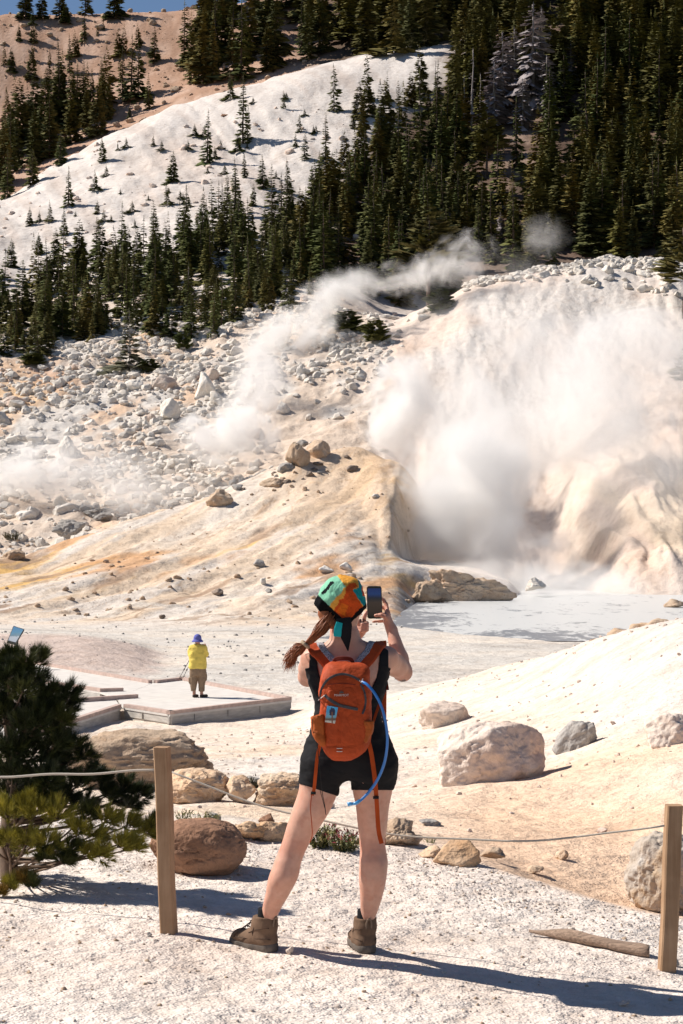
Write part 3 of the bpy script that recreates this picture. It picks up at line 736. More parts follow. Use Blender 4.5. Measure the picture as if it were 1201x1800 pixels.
HR = [
 # u, base v, width, height, material, label, seed, extra
 (345, 1540, 176, 92, R_BROWN, "rounded reddish brown boulder behind the tall fence post", 3, dict(rough=.09, fine=.012, facets=7, depth=.8, sub=5, boxy=2.5, sink=.14)),
 (240, 1390, 280, 100, R_TAN, "long brown and cream boulder below the viewing deck, behind the pine", 12, dict(depth=.7, sub=5, facets=8, rough=.16, fine=.06, boxy=3.0, sink=.14)),
 (345, 1412, 120, 56, R_ORANGE, "cream and orange boulder just right of the tall fence post", 21, dict(sub=5, rough=.16, fine=.07, boxy=2.6, facets=8)),
 (420, 1412, 70, 44, R_ORANGE, "tan rock with dark gap, between the fence post and the hiker", 24, dict(rough=.13)),
 (492, 1418, 116, 54, R_ORANGE, "pale orange crumbly boulder beside the hiker's left thigh", 27, dict(sub=5, rough=.18, fine=.09, boxy=2.8, facets=8)),
 (512, 1388, 52, 22, R_GREY, "small grey capped rock behind the pale orange boulder", 28, dict()),
 (445, 1384, 44, 18, R_GREY, "low brownish grey rock left of the grey capped rock", 29, dict()),
 (432, 1478, 100, 34, R_ORANGE, "low flat orange rock behind the hiker's bent leg", 31, dict(rough=.14, fine=.06)),
 (482, 1482, 62, 38, R_ORANGE, "broken reddish rock touching the flat orange one", 33, dict(rough=.14)),
 (470, 1447, 34, 16, R_BROWN, "small rusty stone above the flat orange rock", 35, dict()),
 (372, 1452, 34, 22, R_GREY, "small grey stone behind the reddish brown boulder", 36, dict()),
 (700, 1488, 78, 46, R_TAN, "ragged tan rock right of the hiker's knee", 41, dict(rough=.16, fine=.07, sub=5)),
 (722, 1487, 60, 20, R_ORANGE, "low golden ledge of rock beside the ragged tan rock", 42, dict(rough=.15)),
 (800, 1524, 96, 40, R_ORANGE, "flat sandy rock with a straight edge on the path shoulder", 43, dict(rough=.08, facets=9, soft=20)),
 (762, 1508, 52, 20, R_ORANGE, "small sandy slab left of the flat sandy rock", 44, dict(facets=8, soft=20)),
 (868, 1513, 46, 20, R_TAN, "small brown clod right of the flat sandy rock", 45, dict()),
 (940, 1537, 36, 14, R_TAN, "small tan stone at the edge of the gravel path", 46, dict()),
 (988, 1512, 26, 18, R_ORANGE, "rusty clod on the orange earth bank", 47, dict()),
 (760, 1452, 46, 10, R_GREY, "low grey stone beyond the slack rope", 48, dict()),
 (1172, 1607, 146, 138, R_GREYTOP, "large grey topped boulder behind the right fence post", 51, dict(sub=5, rough=.14, fine=.06, depth=.9, sink=.10, boxy=2.6, facets=8)),
 (862, 1374, 206, 100, R_PINK, "big cracked pinkish boulder on the pale slope right of the hiker", 67, dict(sub=5, depth=.8, rough=.10, fine=.04, facets=11, boxy=3.0, sink=.36, lean=.12)),
 (783, 1276, 94, 42, R_PINK, "low pale boulder half buried above the big cracked one", 62, dict(rough=.12, sink=.4, boxy=2.6, fine=.05)),
 (1020, 1314, 76, 60, R_GREY, "grey wedge shaped rock upslope of the big cracked boulder", 63, dict(rough=.12, facets=7, lean=.55, soft=40, sink=.3, fine=.06)),
 (1178, 1308, 92, 54, R_PINK, "pale cream boulder at the right edge of the gravel mound", 64, dict(rough=.14, sink=.38, boxy=2.6, fine=.06)),
 (1098, 1128, 70, 26, R_TAN, "brown rock in the row on the mound's far edge, by the pool", 71, dict(Y=33, sub=3)),
 (1052, 1140, 42, 18, R_TAN, "leftmost brown rock of the row along the mound's far edge", 72, dict(Y=33, sub=3)),
 (1132, 1118, 60, 22, R_ORANGE, "cream rock in the row on the mound's far edge, near the right edge", 73, dict(Y=32, sub=3)),
 (1165, 1107, 56, 20, R_TAN, "tan rock highest in the row on the mound's far edge", 74, dict(Y=31, sub=3)),
 (1012, 1152, 40, 11, R_TAN, "thin tan stone where the mound's far edge meets the flat", 75, dict(Y=36, sub=3)),
 (1190, 1069, 40, 16, R_TAN, "mossy rock in the pool at the right edge", 76, dict(Y=112, sub=3)),
 # in and beside the pool
 (820, 1056, 180, 56, R_TAN, "long low rocky spit at the pool's left end", 81, dict(Y=120.5, depth=.3, rough=.22, fine=.10, sub=5, facets=16, sink=.25)),
 (752, 1056, 92, 38, R_TAN, "dark hollowed rock at the landward end of the spit", 82, dict(Y=118, depth=.4, rough=.2, fine=.08)),
 (940, 1039, 44, 24, R_WHITE, "small pale pointed rock standing in the pool", 83, dict(Y=126, rough=.15)),
 # on the tinted ramp
 (523, 820, 46, 44, R_TAN, "upright tan boulder in the stack on top of the tinted ramp", 91, dict(facets=9, soft=20)),
 (556, 806, 50, 34, R_TAN, "leaning tan slab on the right of the stack on the ramp top", 92, dict(facets=8, soft=22)),
 (532, 783, 22, 11, R_GREY, "small grey stone on top of the tan stack", 93, dict(sub=3, Y=149.5)),
 (500, 832, 36, 20, R_GREY, "grey brown rock at the foot of the tan stack", 94, dict()),
 (558, 820, 22, 12, R_DARK, "dark block under the leaning tan slab", 95, dict(sub=3)),
 (385, 890, 50, 34, R_TAN, "pinkish tan outcrop in the dip left of the tinted ramp", 96, dict(rough=.15)),
 (416, 862, 22, 12, R_GREY, "small grey rock right of the pinkish outcrop", 97, dict(sub=3)),
 (484, 858, 60, 26, R_TAN, "broad tan rock below the stack on the ramp", 98, dict(rough=.14)),
 (458, 998, 26, 16, R_GREY, "grey white stone alone on the middle of the ramp", 99, dict(sub=3)),
 (572, 1008, 32, 15, R_WHITE, "pale stone on the ramp just above the bandana, left of its twin", 100, dict(sub=3)),
 (607, 1003, 24, 15, R_WHITE, "white stone on the ramp directly above the bandana", 101, dict(sub=3)),
 (383, 1048, 26, 14, R_DARK, "dark stone with pale face at the foot of the ramp", 102, dict(sub=3)),
 (464, 1028, 14, 13, R_WHITE, "small white stone low on the ramp, left of the hiker's head", 103, dict(sub=3)),
 (474, 1042, 16, 10, R_GREY, "small grey stone next to the small white stone low on the ramp", 104, dict(sub=3)),
 (284, 1088, 14, 8, R_DARK, "tiny dark stone on the flat above the visitor in yellow", 105, dict(sub=3)),
 (676, 796, 24, 10, R_DARK, "dark stone on the ramp's skyline beside the steam", 106, dict(sub=3)),
 (622, 830, 26, 13, R_DARK, "dark grey stone on the upper right of the ramp", 107, dict(sub=3)),
 (610, 806, 14, 8, R_DARK, "small dark stone near the ramp's top edge", 108, dict(sub=3)),
 (660, 876, 16, 9, R_WHITE, "whitish stone on the ramp's right slope", 109, dict(sub=3)),
 (232, 934, 26, 11, R_TAN, "brown stone on the ramp's left crest", 110, dict(sub=3, Y=136)),
 (170, 915, 66, 30, R_GREY, "grey green broken outcrop in the steaming dip", 111, dict(Y=154, rough=.2, fine=.09)),
 (118, 946, 60, 34, R_GREY, "grey crusted hummock at the left of the steaming dip", 112, dict(Y=146, rough=.2, fine=.09)),
 (20, 992, 60, 26, R_TAN, "pale brown rock at the left edge of the ramp's crest", 113, dict(Y=126, rough=.12)),
 # single white boulders of the rubble
 (360, 702, 40, 58, R_WHITE, "tall white pinnacle boulder in the middle of the rubble field", 121, dict(facets=9, soft=20)),
 (297, 740, 36, 42, R_WHITE, "large smooth white boulder in the rubble, right of its centre", 122, dict()),
 (118, 802, 34, 36, R_WHITE, "big pale boulder on the left side of the rubble field", 123, dict()),
 (495, 728, 30, 24, R_WHITE, "white boulder on the smooth slope right of the rubble", 124, dict()),
 (572, 473, 30, 18, R_PINK, "pink boulder at the foot of the forest above the steam", 125, dict()),
 (268, 745, 22, 20, R_PINK, "rounded pinkish boulder beside the large smooth white one", 126, dict()),
 (22, 715, 44, 26, R_PINK, "pinkish boulder in the rubble at the left edge", 127, dict()),
 (394, 206, 18, 8, R_BROWN, "reddish boulder lying on the white slope", 128, dict(sub=3)),
 # path details
 (511, 1678, 18, 14, R_PINK, "pale stone on the gravel between the hiker's boots", 131, dict(sub=3, sink=.08)),
 (1097, 1770, 20, 10, R_PINK, "small pinkish stone on the path at lower right", 132, dict(sub=3, sink=.1)),
 (263, 1647, 10, 8, R_GREY, "small grey stone beside the tall fence post's foot", 133, dict(sub=3)),
 (1188, 1700, 16, 14, R_GREY, "small dark stone at the right fence post's foot", 134, dict(sub=3)),
]
for row in HR: hero_rock(*row[:7], **row[7])

# fallen, weathered plank
m_ = MB(); a = P(930, 1616, 9.66); b = P(1142, 1640, 9.33); n = 26; V = []
for i in range(n):
    f = i / (n - 1); c = a * (1 - f) + b * f; c[2] = gz(c[0], c[1]) + .024
    w = .010 + .034 * sstep(0, .45, f) * (1 - .45 * sstep(.93, 1, f)); w *= 1 + .06 * math.sin(i * 1.1)
    h_ = .008 + .022 * sstep(0, .4, f)
    for k in range(8):
        an = 2 * math.pi * k / 8 + .3
        V.append(c + np.array([.15 * w * math.cos(an), w * math.cos(an), h_ * math.sin(an)]) * (1 + .14 * math.sin(k * 5 + i * .35)))
F = [[i * 8 + k, i * 8 + (k + 1) % 8, (i + 1) * 8 + (k + 1) % 8, (i + 1) * 8 + k] for i in range(n - 1) for k in range(8)] + [list(range(8))[::-1], [(n - 1) * 8 + k for k in range(8)]]
m_.add(V, F)
M_LOG = simple("bleached_log", (.38, .27, .20), .9, .3, 3, .8, 20, .006, stretch=(3, 40, 40))
m_.build("log", M_LOG, None, True, label="weathered split log lying on the gravel near the right post", cat="log")

# --- rubble field: individual boulders, and the small stuff between
def in_poly(p, poly):
    x, y = p; c = False; n = len(poly); j = n - 1
    for i in range(n):
        xi, yi = poly[i]; xj, yj = poly[j]
        if (yi > y) != (yj > y) and x < (xj - xi) * (y - yi) / (yj - yi) + xi: c = not c
        j = i
    return c
def sample_poly(poly, n, r):
    xs = [p[0] for p in poly]; ys = [p[1] for p in poly]; out = []
    while len(out) < n:
        p = (r.uniform(min(xs), max(xs)), r.uniform(min(ys), max(ys)))
        if in_poly(p, poly): out.append(p)
    return out
RV = [mesh_np("boulder", *rock_shape(200 + k, 3, 8 + k % 5, 34, .10, .05), R_WHITE, True) for k in range(8)]
RP = [mesh_np("boulder", *rock_shape(230 + k, 3, 8 + k % 5, 30, .10, .05), R_PINK, True) for k in range(4)]
rr = np.random.default_rng(5)
RUB_A = [(0, 700), (120, 690), (240, 640), (330, 620), (420, 600), (440, 680), (470, 760), (440, 800), (380, 830), (300, 850), (200, 880), (120, 920), (0, 930)]
RUB_B = [(430, 600), (480, 560), (560, 545), (640, 580), (700, 560), (760, 545), (720, 600), (640, 640), (540, 660), (470, 650)]
RUB_C = [(840, 505), (960, 482), (1080, 460), (1150, 466), (1200, 480), (1200, 530), (1080, 520), (1020, 500), (960, 490), (850, 512)]
RUB_D = [(0, 640), (140, 600), (330, 610), (240, 640), (100, 690), (0, 700)]
def field(poly, n, lo, hi, meshes, label, group, r, pw=2.2):
    for p in sample_poly(poly, n, r):
        h = hit(p[0], p[1], 138.0)
        if h is None: continue
        x, Y, z = h; s = (lo + (hi - lo) * r.random() ** pw) * Y / FPX / 2
        o = obj("boulder", meshes[r.integers(len(meshes))], None, (x, Y, z + s * .08), label=label, cat="boulder", group=group)
        o.scale = (s * r.uniform(.8, 1.25), s * r.uniform(.8, 1.25), s * r.uniform(.6, 1.05)); o.rotation_euler = (r.uniform(-.5, .5), r.uniform(-.5, .5), r.uniform(0, 6.28))
field(RUB_A, 125, 9, 46, RV + RP[:1], "white boulder among many in the rubble field left of the steam vents", "white boulders of the rubble field", rr, 3.2)
field(RUB_B, 78, 9, 28, RV, "white boulder in the band of blocks below the forest's lower edge", "white boulders below the forest", rr)
field(RUB_C, 44, 9, 30, RV, "white boulder on the crest of the steaming mound", "white boulders on the mound's crest", rr, 1.6)
field(RUB_D, 26, 7, 18, RP, "pinkish boulder between the lowest trees and the rubble field", "pinkish boulders below the trees", rr)

RT = [mesh_np("boulder", *rock_shape(250 + k, 3, 8, 30, .12, .05), (R_TAN, R_GREY, R_DARK)[k % 3], True) for k in range(6)]
field([(370, 885), (400, 862), (470, 838), (505, 815), (580, 818), (560, 840), (500, 858), (430, 885)], 22, 6, 24, RT, "brown broken rock trailing downhill from the tan stack on the ramp", "broken rocks below the tan stack", rr, 1.5)

def scatter(name, pts, mat, sub, seed, squash=.7):
    """many small stones in one mesh: pts rows = x, y, z, size"""
    r = np.random.default_rng(seed); pts = np.asarray(pts); n = len(pts); shapes = [rock_shape(seed + k, sub, 8, 20, .12, .02) for k in range(6)]
    Vs = []; Fs = []; off = 0
    for k, (W, F) in enumerate(shapes):
        q = pts[k::6]; a = r.uniform(0, 6.28, len(q)); ca, sa = np.cos(a), np.sin(a)
        sc = np.stack([r.uniform(.75, 1.3, len(q)), r.uniform(.75, 1.3, len(q)), r.uniform(.6, 1.0, len(q)) * squash / .7], 1) * q[:, 3:4]
        L = W[None] * sc[:, None]
        X = L[..., 0] * ca[:, None] - L[..., 1] * sa[:, None]; Yq = L[..., 0] * sa[:, None] + L[..., 1] * ca[:, None]
        V = np.stack([X + q[:, None, 0], Yq + q[:, None, 1], L[..., 2] + q[:, None, 2]], -1).reshape(-1, 3)
        Fs.append((F[None] + (np.arange(len(q)) * len(W))[:, None, None]).reshape(-1, 3) + off); Vs.append(V); off += len(V)
    return obj(name, mesh_np(name, np.concatenate(Vs), np.concatenate(Fs), mat, sub == 0), kind='stuff')

def rubble_pts(poly, n, lo, hi, r, pw=2.0, sinkf=.2):
    out = []
    us = sample_poly(poly, n, r)
    for p in us:
        h = hit(p[0], p[1], 120.0)
        if h is None: continue
        x, Y, z = h; s = (lo + (hi - lo) * r.random() ** pw) * Y / FPX / 2; out.append((x, Y, z + s * sinkf, s))
    return out
def region_pts(u0, u1, v0, v1, n, r): return [(r.uniform(u0, u1), r.uniform(v0, v1)) for _ in range(n)]
# rubble: placed straight on the ground by world coordinates for speed
def fast_pts(n, Y0, Y1, ua, ub, mask, lo, hi, r, pw=2.5):
    Y = np.sqrt(r.uniform(Y0 ** 2, Y1 ** 2, n)); u = r.uniform(ua, ub, n); X = (u - U0) / FPX * Y
    z, t, uu = terrain(X, Y); v = V0 + (CAM_Z - z) * FPX / Y
    k = mask(u, v, t, X, Y) > r.random(n)
    s = (lo + (hi - lo) * r.random(n) ** pw) / 2
    return np.stack([X, Y, z + s * .2, s], 1)[k]
def msk_rub(u, v, t, X, Y):
    d = sstep(14.45, 14.8, t) * (1 - sstep(18.2, 19.2, t)) * (1 - sstep(600, 720, u + .0 * v))
    cl = sstep(-.35, .35, fbm(X / 8, Y / 8, oct=3, seed=91))
    smooth = sstep(440, 500, u) * sstep(655, 680, v)          # bare slope right of the rubble
    return d * (.15 + .85 * cl) * (1 - .93 * smooth)
P1 = fast_pts(46000, 136, 232, -260, 760, msk_rub, .08, 1.25, rr, 4.6); P1[:, 2] -= .12 * P1[:, 3]
P2 = fast_pts(4000, 205, 222, 820, 1230, lambda u, v, t, X, Y: sstep(17.6, 17.9, t) * (1 - sstep(18.4, 18.7, t)), .2, 1.1, rr, 2.5)
scatter("rubble", np.concatenate([P1, P2]), R_WHITE, 1, 300)
P3 = fast_pts(3400, 98, 152, -260, 735, lambda u, v, t, X, Y: .05 + .6 * sstep(.15, .6, fbm((.94 * X - .35 * Y) / 3, (-.35 * X - .94 * Y) / 12, oct=3, seed=93)) * sstep(10.8, 11.3, t), .06, .5, rr, 4.5)
scatter("scattered_stones", P3, R_TAN, 1, 310)
P4 = fast_pts(650, 230, 345, -60, 820, lambda u, v, t, X, Y: np.full(u.shape, .8), .2, 1.6, rr, 4)
scatter("slope_stones", P4, R_PINK, 1, 320)
P4b = fast_pts(1100, 385, 468, -60, 560, lambda u, v, t, X, Y: np.full(u.shape, .7), .3, 2.2, rr, 4)
scatter("slope_stones", P4b, R_TAN, 1, 325)
P5 = fast_pts(1200, 55, 96, -60, 720, lambda u, v, t, X, Y: .3 + .7 * sstep(.1, .5, fbm(X / 4, Y / 2, oct=3, seed=94)), .03, .16, rr, 4)
scatter("scattered_stones", P5, R_GREY, 1, 330)
P6 = fast_pts(5200, 12.5, 46, -60, 1260, lambda u, v, t, X, Y: sstep(3.2, 4, t) * (1 - sstep(7, 7.3, t)) * (.25 + .75 * sstep(-.2, .5, fbm(X / 1.2, Y / 2, oct=3, seed=95))), .008, .07, rr, 5)
scatter("scattered_stones", P6, R_PINK, 1, 340)
# gravel of the path
P7 = fast_pts(25000, 7.3, 13.2, -80, 1280, lambda u, v, t, X, Y: (1 - sstep(3.0, 3.2, t)) * (.07 + .93 * sstep(2.3, 2.9, t + .3 * fbm(X / .7, Y / .7, oct=3, seed=96))), .004, .023, rr, 3.0)
R_GRAVEL = rock_mat("gravel_stone", (.74, .665, .60), (.69, .60, .53), (.60, .51, .44), 30, .2)
scatter("gravel", P7, R_GRAVEL, 1, 350)
P8 = fast_pts(1500, 7.3, 13.2, -80, 1280, lambda u, v, t, X, Y: (1 - sstep(3.0, 3.2, t)) * np.ones(u.shape), .005, .026, rr, 4)
scatter("gravel", P8, R_TAN, 1, 351)
# ------------------------------------------------------------------ conifers
def foliage_mat(name, cols, rough=.75):
    m = NT(name); att = m.n('ShaderNodeVertexColor', layer_name='Col').outputs[0]
    oi = m.n('ShaderNodeObjectInfo').outputs['Random']
    c = m.ramp(oi, [(i / max(1, len(cols) - 1), cc) for i, cc in enumerate(cols)])
    m.base(m.mix(1.0, c, att, 'MULTIPLY')); m.rough(rough); m.b.inputs['Specular IOR Level'].default_value = .15
    return m.m
M_CONIFER = foliage_mat("conifer_needles", [(.118, .128, .034), (.094, .112, .034), (.145, .142, .042), (.105, .128, .042), (.140, .128, .042)])
M_OLIVE = foliage_mat("olive_needles", [(.17, .15, .055), (.14, .13, .05)])
M_GREYNEED = foliage_mat("grey_twigs", [(.34, .30, .31), (.42, .37, .37)])
M_BARK = simple("conifer_bark", (.13, .09, .07), .9, .25, 5, .4, 12, .02, stretch=(6, 6, 1))
M_DEADBARK = simple("silvered_bark", (.34, .30, .28), .9, .2, 5, .3, 12, .02)

def conifer(seed, R=.17, levels=30, per=7, droop=.35, base=.05, power=.85, gap=.0, dens=5, skirt=False):
    """unit-height tree: whorls of needle sprays; returns crown verts, tris, colours"""
    r = np.random.default_rng(seed); V = []; F = []; K = []
    ph = r.uniform(0, 6.28); lop = r.uniform(0, 6.28)
    for i in range(levels):
        f = (i + r.uniform(-.35, .35)) / (levels - 1); f = min(max(f, 0), 1)
        z = base + (1 - base) * f ** .92
        env = R * max(0.0, (1 - f)) ** power * (1 + .22 * math.sin(f * 15 + ph) * (1 - f)) + .010
        if skirt and f < .18: env *= 1.9 - 5 * f
        for k in range(per if f < .85 else 4):
            if r.random() < gap: continue
            a = r.uniform(0, 6.28); L = env * r.uniform(.55, 1.2) * (1 + .16 * math.cos(a - lop))
            d = np.array([math.cos(a), math.sin(a), 0]); sd = np.array([-d[1], d[0], 0])
            dr = droop * r.uniform(.5, 1.4) * (1 - .9 * f)
            o = np.array([0, 0, z])
            shade = r.uniform(.65, 1.35)
            for q in range(dens):
                s0 = r.uniform(.1, .55) if q else .15
                off = (q - (dens - 1) / 2) * .34 + r.uniform(-.2, .2) if q else 0.0
                dd = d * math.cos(off) + sd * math.sin(off)
                p0 = o + d * L * s0 * .8 + np.array([0, 0, -dr * L * s0])
                le = L * (1 - s0) * r.uniform(.75, 1.1)
                p1 = p0 + dd * le + np.array([0, 0, -dr * le + .12 * le * r.uniform(-.6, 1)])
                pm = (p0 * .45 + p1 * .55); w = le * r.uniform(.10, .22) + .0028
                sp = np.cross(dd, [0, 0, 1]); tl = np.array([0, 0, r.uniform(-.6, .6)])
                n0 = len(V)
                V += [p0, pm + (sp + tl) * w, p1, pm - (sp + tl) * w + np.array([0, 0, -w * .5])]
                F += [(n0, n0 + 1, n0 + 2), (n0, n0 + 2, n0 + 3)]; K += [shade * r.uniform(.85, 1.15)] * 4
    # leader
    n0 = len(V); V += [np.array([0, 0, 1.03]), np.array([.008, 0, .93]), np.array([-.006, .007, .93])]; F += [(n0, n0 + 1, n0 + 2)]; K += [1] * 3
    return np.array(V), np.array(F), np.array(K)[:, None] * np.ones(3)

def trunk_mesh(name, mat, r0=.014, top=.96, lean=0.0, seed=0):
    m_ = MB(); r = np.random.default_rng(seed); z = np.linspace(-.06, top, 7)
    pts = np.stack([lean * z + .004 * r.normal(size=7), .004 * r.normal(size=7), z], 1)
    m_.tube(pts, np.linspace(r0, r0 * .12, 7), 6)
    for k in range(6):                                     # bare limbs low down
        a = r.uniform(0, 6.28); zz = r.uniform(.08, .5); L = r.uniform(.03, .08)
        m_.tube([(0, 0, zz), (L * math.cos(a), L * math.sin(a), zz - .01)], [.003, .001], 4)
    return mesh_np(name, np.concatenate(m_.V), m_.F, mat, True)

VAR = []
SPEC = [dict(R=.15), dict(R=.19, per=8), dict(R=.13, levels=34), dict(R=.22, per=9, power=.75), dict(R=.17, gap=.25), dict(R=.12, levels=36, droop=.5),
        dict(R=.20, power=.65, per=9, droop=.2), dict(R=.16, gap=.15, skirt=True), dict(R=.14, skirt=True), dict(R=.24, power=.9, per=10)]
for k, sp_ in enumerate(SPEC):
    V, F, K = conifer(400 + k, **sp_)
    VAR.append((V, F, K, mesh_np("crown", V, F, M_CONIFER, False, color=K), trunk_mesh("trunk", M_BARK, .012 + .003 * (k % 3), seed=k)))
def dead_crown(seed, per=7, R=.14):
    V, F, K = conifer(seed, R=R, levels=30, per=per, droop=1.3, dens=4, gap=.15, power=.5, base=.12)
    r = np.random.default_rng(seed)
    c = V.reshape(-1, 4, 3)[: (len(V) - 3) // 4] if False else None
    return V, F, K
DV, DF, DK = dead_crown(480); DEAD = (mesh_np("crown", DV, DF, M_GREYNEED, False, color=DK), trunk_mesh("trunk", M_DEADBARK, .016, 1.0, seed=91))
DV2, DF2, DK2 = conifer(481, R=.05, levels=26, per=3, droop=.9, dens=2, gap=.3, base=.15); SNAG = (mesh_np("crown", DV2, DF2, M_GREYNEED, False, color=DK2), trunk_mesh("trunk", M_DEADBARK, .014, 1.0, seed=92))
OV, OF, OK_ = conifer(482, R=.26, levels=22, per=8, droop=-.15, power=.42, base=.40, gap=.18, dens=4); OLIVE = (mesh_np("crown", OV, OF, M_OLIVE, False, color=OK_), trunk_mesh("trunk", M_BARK, .018, .95, seed=93))
SV, SF, SK = conifer(483, R=.30, levels=24, per=6, droop=.1, power=.7, base=.03, gap=.1, skirt=True); SAPL = (mesh_np("crown", SV, SF, M_GREYNEED, False, color=SK * np.array([.42, .46, .30])), trunk_mesh("trunk", M_DEADBARK, .012, 1.0, seed=94))

tr = np.random.default_rng(77)
def plant_tree(u, v, hpx, label, group=None, var=None, kind="conifer", wide=1.0, name="conifer", ymin=205.0, Yat=None):
    h = hit(u, v, ymin) if Yat is None else ((u - U0) / FPX * Yat, Yat, gz((u - U0) / FPX * Yat, Yat))
    if h is None: return None
    x, Y, z = h; H = hpx * Y / FPX
    o = empty(name, (x, Y, z - .02 * H), label, "tree", group)
    o.rotation_euler = (tr.uniform(-.03, .03), tr.uniform(-.03, .03), tr.uniform(0, 6.28))
    w = H * tr.uniform(.85, 1.2) * wide
    if kind == "conifer":
        k = int(tr.integers(len(VAR))) if var is None else var; cm, tm = VAR[k][3], VAR[k][4]
    else: cm, tm = {"dead": DEAD, "snag": SNAG, "olive": OLIVE, "sapling": SAPL}[kind]
    o.scale = (w, w, H)
    for nm, me in (("trunk", tm), ("crown", cm)):
        c = bpy.data.objects.new(nm, me); COL.objects.link(c); c.parent = o
    return o

LONE = [
 (365, 288, 98, 8, "tall thin conifer with a bushy grey skirt, alone on the open white slope"),
 (427, 252, 128, 2, "tallest conifer of the cluster high on the white slope"),
 (436, 246, 62, 0, "short conifer on the right side of the high cluster on the white slope"),
 (418, 266, 38, 7, "bushy low conifer at the foot of the high cluster on the white slope"),
 (262, 192, 62, 1, "conifer standing at the brink of the white slope's crest, left of the tall stand"),
 (228, 208, 22, 3, "tiny shrubby conifer on the crest of the white slope"),
 (270, 256, 22, 7, "tiny conifer alone in the upper left middle of the white slope"),
 (180, 285, 44, 6, "short broad conifer on the white slope below the left dark stand"),
 (207, 264, 16, 7, "very small bush like conifer beside the short broad one on the white slope"),
 (167, 334, 36, 7, "leaning bushy conifer on the lower left of the white slope"),
 (305, 320, 56, 9, "conical conifer in the very middle of the white slope"),
 (121, 362, 72, 8, "slender conifer with a spreading foot on the white slope's left part"),
 (52, 397, 36, 1, "small pointed conifer near the left edge of the white slope"),
 (88, 388, 38, 7, "small forked conifer right of the pointed one at left"),
 (113, 413, 50, 8, "narrow conifer with skirt just below the small forked one"),
 (173, 402, 22, 7, "tiny conifer between the narrow skirted one and the slope's centre"),
 (172, 376, 24, 3, "small round bushy conifer on the lower white slope"),
 (293, 360, 42, 7, "ragged small conifer on the slope above the lower forest band"),
 (322, 358, 20, 3, "low rounded shrub like conifer right of the ragged small one"),
 (498, 190, 32, 0, "little conifer alone near the upper right of the white slope"),
 (588, 196, 86, 4, "thin open conifer at the upper right of the white slope"),
 (620, 226, 30, 1, "small conifer right of the thin open one on the slope"),
 (637, 224, 32, 0, "second small conifer to the right of the thin open one"),
 (527, 232, 32, 4, "sparse little conifer in the right centre of the white slope"),
 (520, 258, 28, 7, "shrubby conifer just below the sparse little one"),
 (536, 280, 48, 4, "loose conifer below the shrubby pair on the right of the slope"),
 (572, 280, 84, 2, "dark slim conifer at the right margin of the white slope"),
 (563, 318, 54, 1, "medium conifer directly below the dark slim one"),
 (405, 174, 50, 7, "skirted conifer at the crest of the white slope, below the tall stand"),
 (463, 332, 62, 1, "full dark conifer on the lower right of the white slope"),
 (446, 362, 40, 3, "small stout conifer between the larger ones on the lower slope"),
 (430, 312, 46, 5, "narrow conifer left of the full dark one on the lower slope"),
 (506, 338, 62, 8, "tall narrow conifer right of the full dark one on the lower slope"),
 (400, 372, 76, 0, "conifer left of the very tall one at the top of the lower forest band"),
 (416, 380, 106, 2, "very tall slim conifer rising from the top of the lower forest band"),
 (13, 348, 90, 1, "conifer at the left edge where the white slope's crest begins"),
 (57, 326, 66, 6, "conifer with spreading base at the left end of the white crest"),
 (106, 290, 60, 3, "broad conifer on the white crest just below the left dark stand"),
 (20, 470, 52, 6, "dark conifer at the left edge where the white slope ends"),
 (68, 446, 38, 9, "small round conifer on the lowest left part of the white slope"),
 (100, 462, 64, 3, "bushy dark conifer at the bottom left of the white slope"),
]
for u, v, h_, k, lb in LONE: plant_tree(u, v, h_, lb, "scattered conifers on the white slope", k, ymin=240, wide=1.2 if h_ < 60 else 1.05)

for u, v in sample_poly([(60, 400), (130, 310), (300, 210), (420, 180), (560, 150), (600, 230), (500, 320), (380, 370), (200, 420)], 34, tr):
    plant_tree(u, v, tr.uniform(10, 24), "tiny dark shrubby conifer dotted on the open white slope", "tiny shrubby conifers on the white slope", 7, ymin=240, wide=1.9)

ST_A = [(0, 620), (0, 530), (70, 490), (180, 470), (230, 440), (320, 430), (430, 400), (520, 400), (570, 420), (590, 500), (540, 540), (450, 560), (400, 590), (330, 600), (215, 590), (120, 590), (60, 632)]
ST_B = [(470, 470), (520, 400), (580, 340), (640, 290), (690, 240), (760, 230), (840, 300), (880, 470), (770, 520), (700, 540), (610, 530), (560, 505)]
ST_C = [(830, 478), (800, 300), (800, 190), (1201, 150), (1230, 470), (1100, 462), (960, 478)]
ST_D = [(0, 330), (0, 250), (60, 210), (140, 190), (200, 190), (225, 205), (180, 240), (100, 290), (40, 325)]
ST_E = [(290, 160), (330, 110), (430, 95), (560, 80), (570, 104), (470, 128), (400, 150), (320, 165)]
def stand(poly, n, lo, hi, label, group, ymin, dark=True, wide=1.0, vs=None):
    pts = sorted(sample_poly(poly, n, tr), key=lambda p: p[1])
    for u, v in pts: plant_tree(u, v, tr.uniform(lo, hi), label, group, vs and int(tr.choice(vs)), ymin=ymin, wide=wide)
stand(ST_A, 125, 55, 125, "dark green conifer in the dense band along the foot of the white slope", "conifers along the foot of the white slope", 206)
stand([(0, 640), (0, 575), (110, 560), (130, 590), (80, 640)], 9, 34, 60, "low bushy conifer at the lower left end of the forest band", "low conifers at the left end of the band", 200, wide=1.7)
stand(ST_B, 66, 88, 150, "dark conifer in the dense stand right of the white slope", "conifers of the stand right of the white slope", 238)
stand(ST_C, 24, 110, 175, "dark conifer in the lower forest on the right hillside", "conifers of the right hillside forest", 232)
stand(ST_D, 10, 85, 140, "dark conifer in the stand beyond the white crest at left", "conifers of the stand at left", 334)
stand(ST_E, 8, 90, 150, "tall dark conifer in the stand above the white crest", "conifers above the white crest", 372)
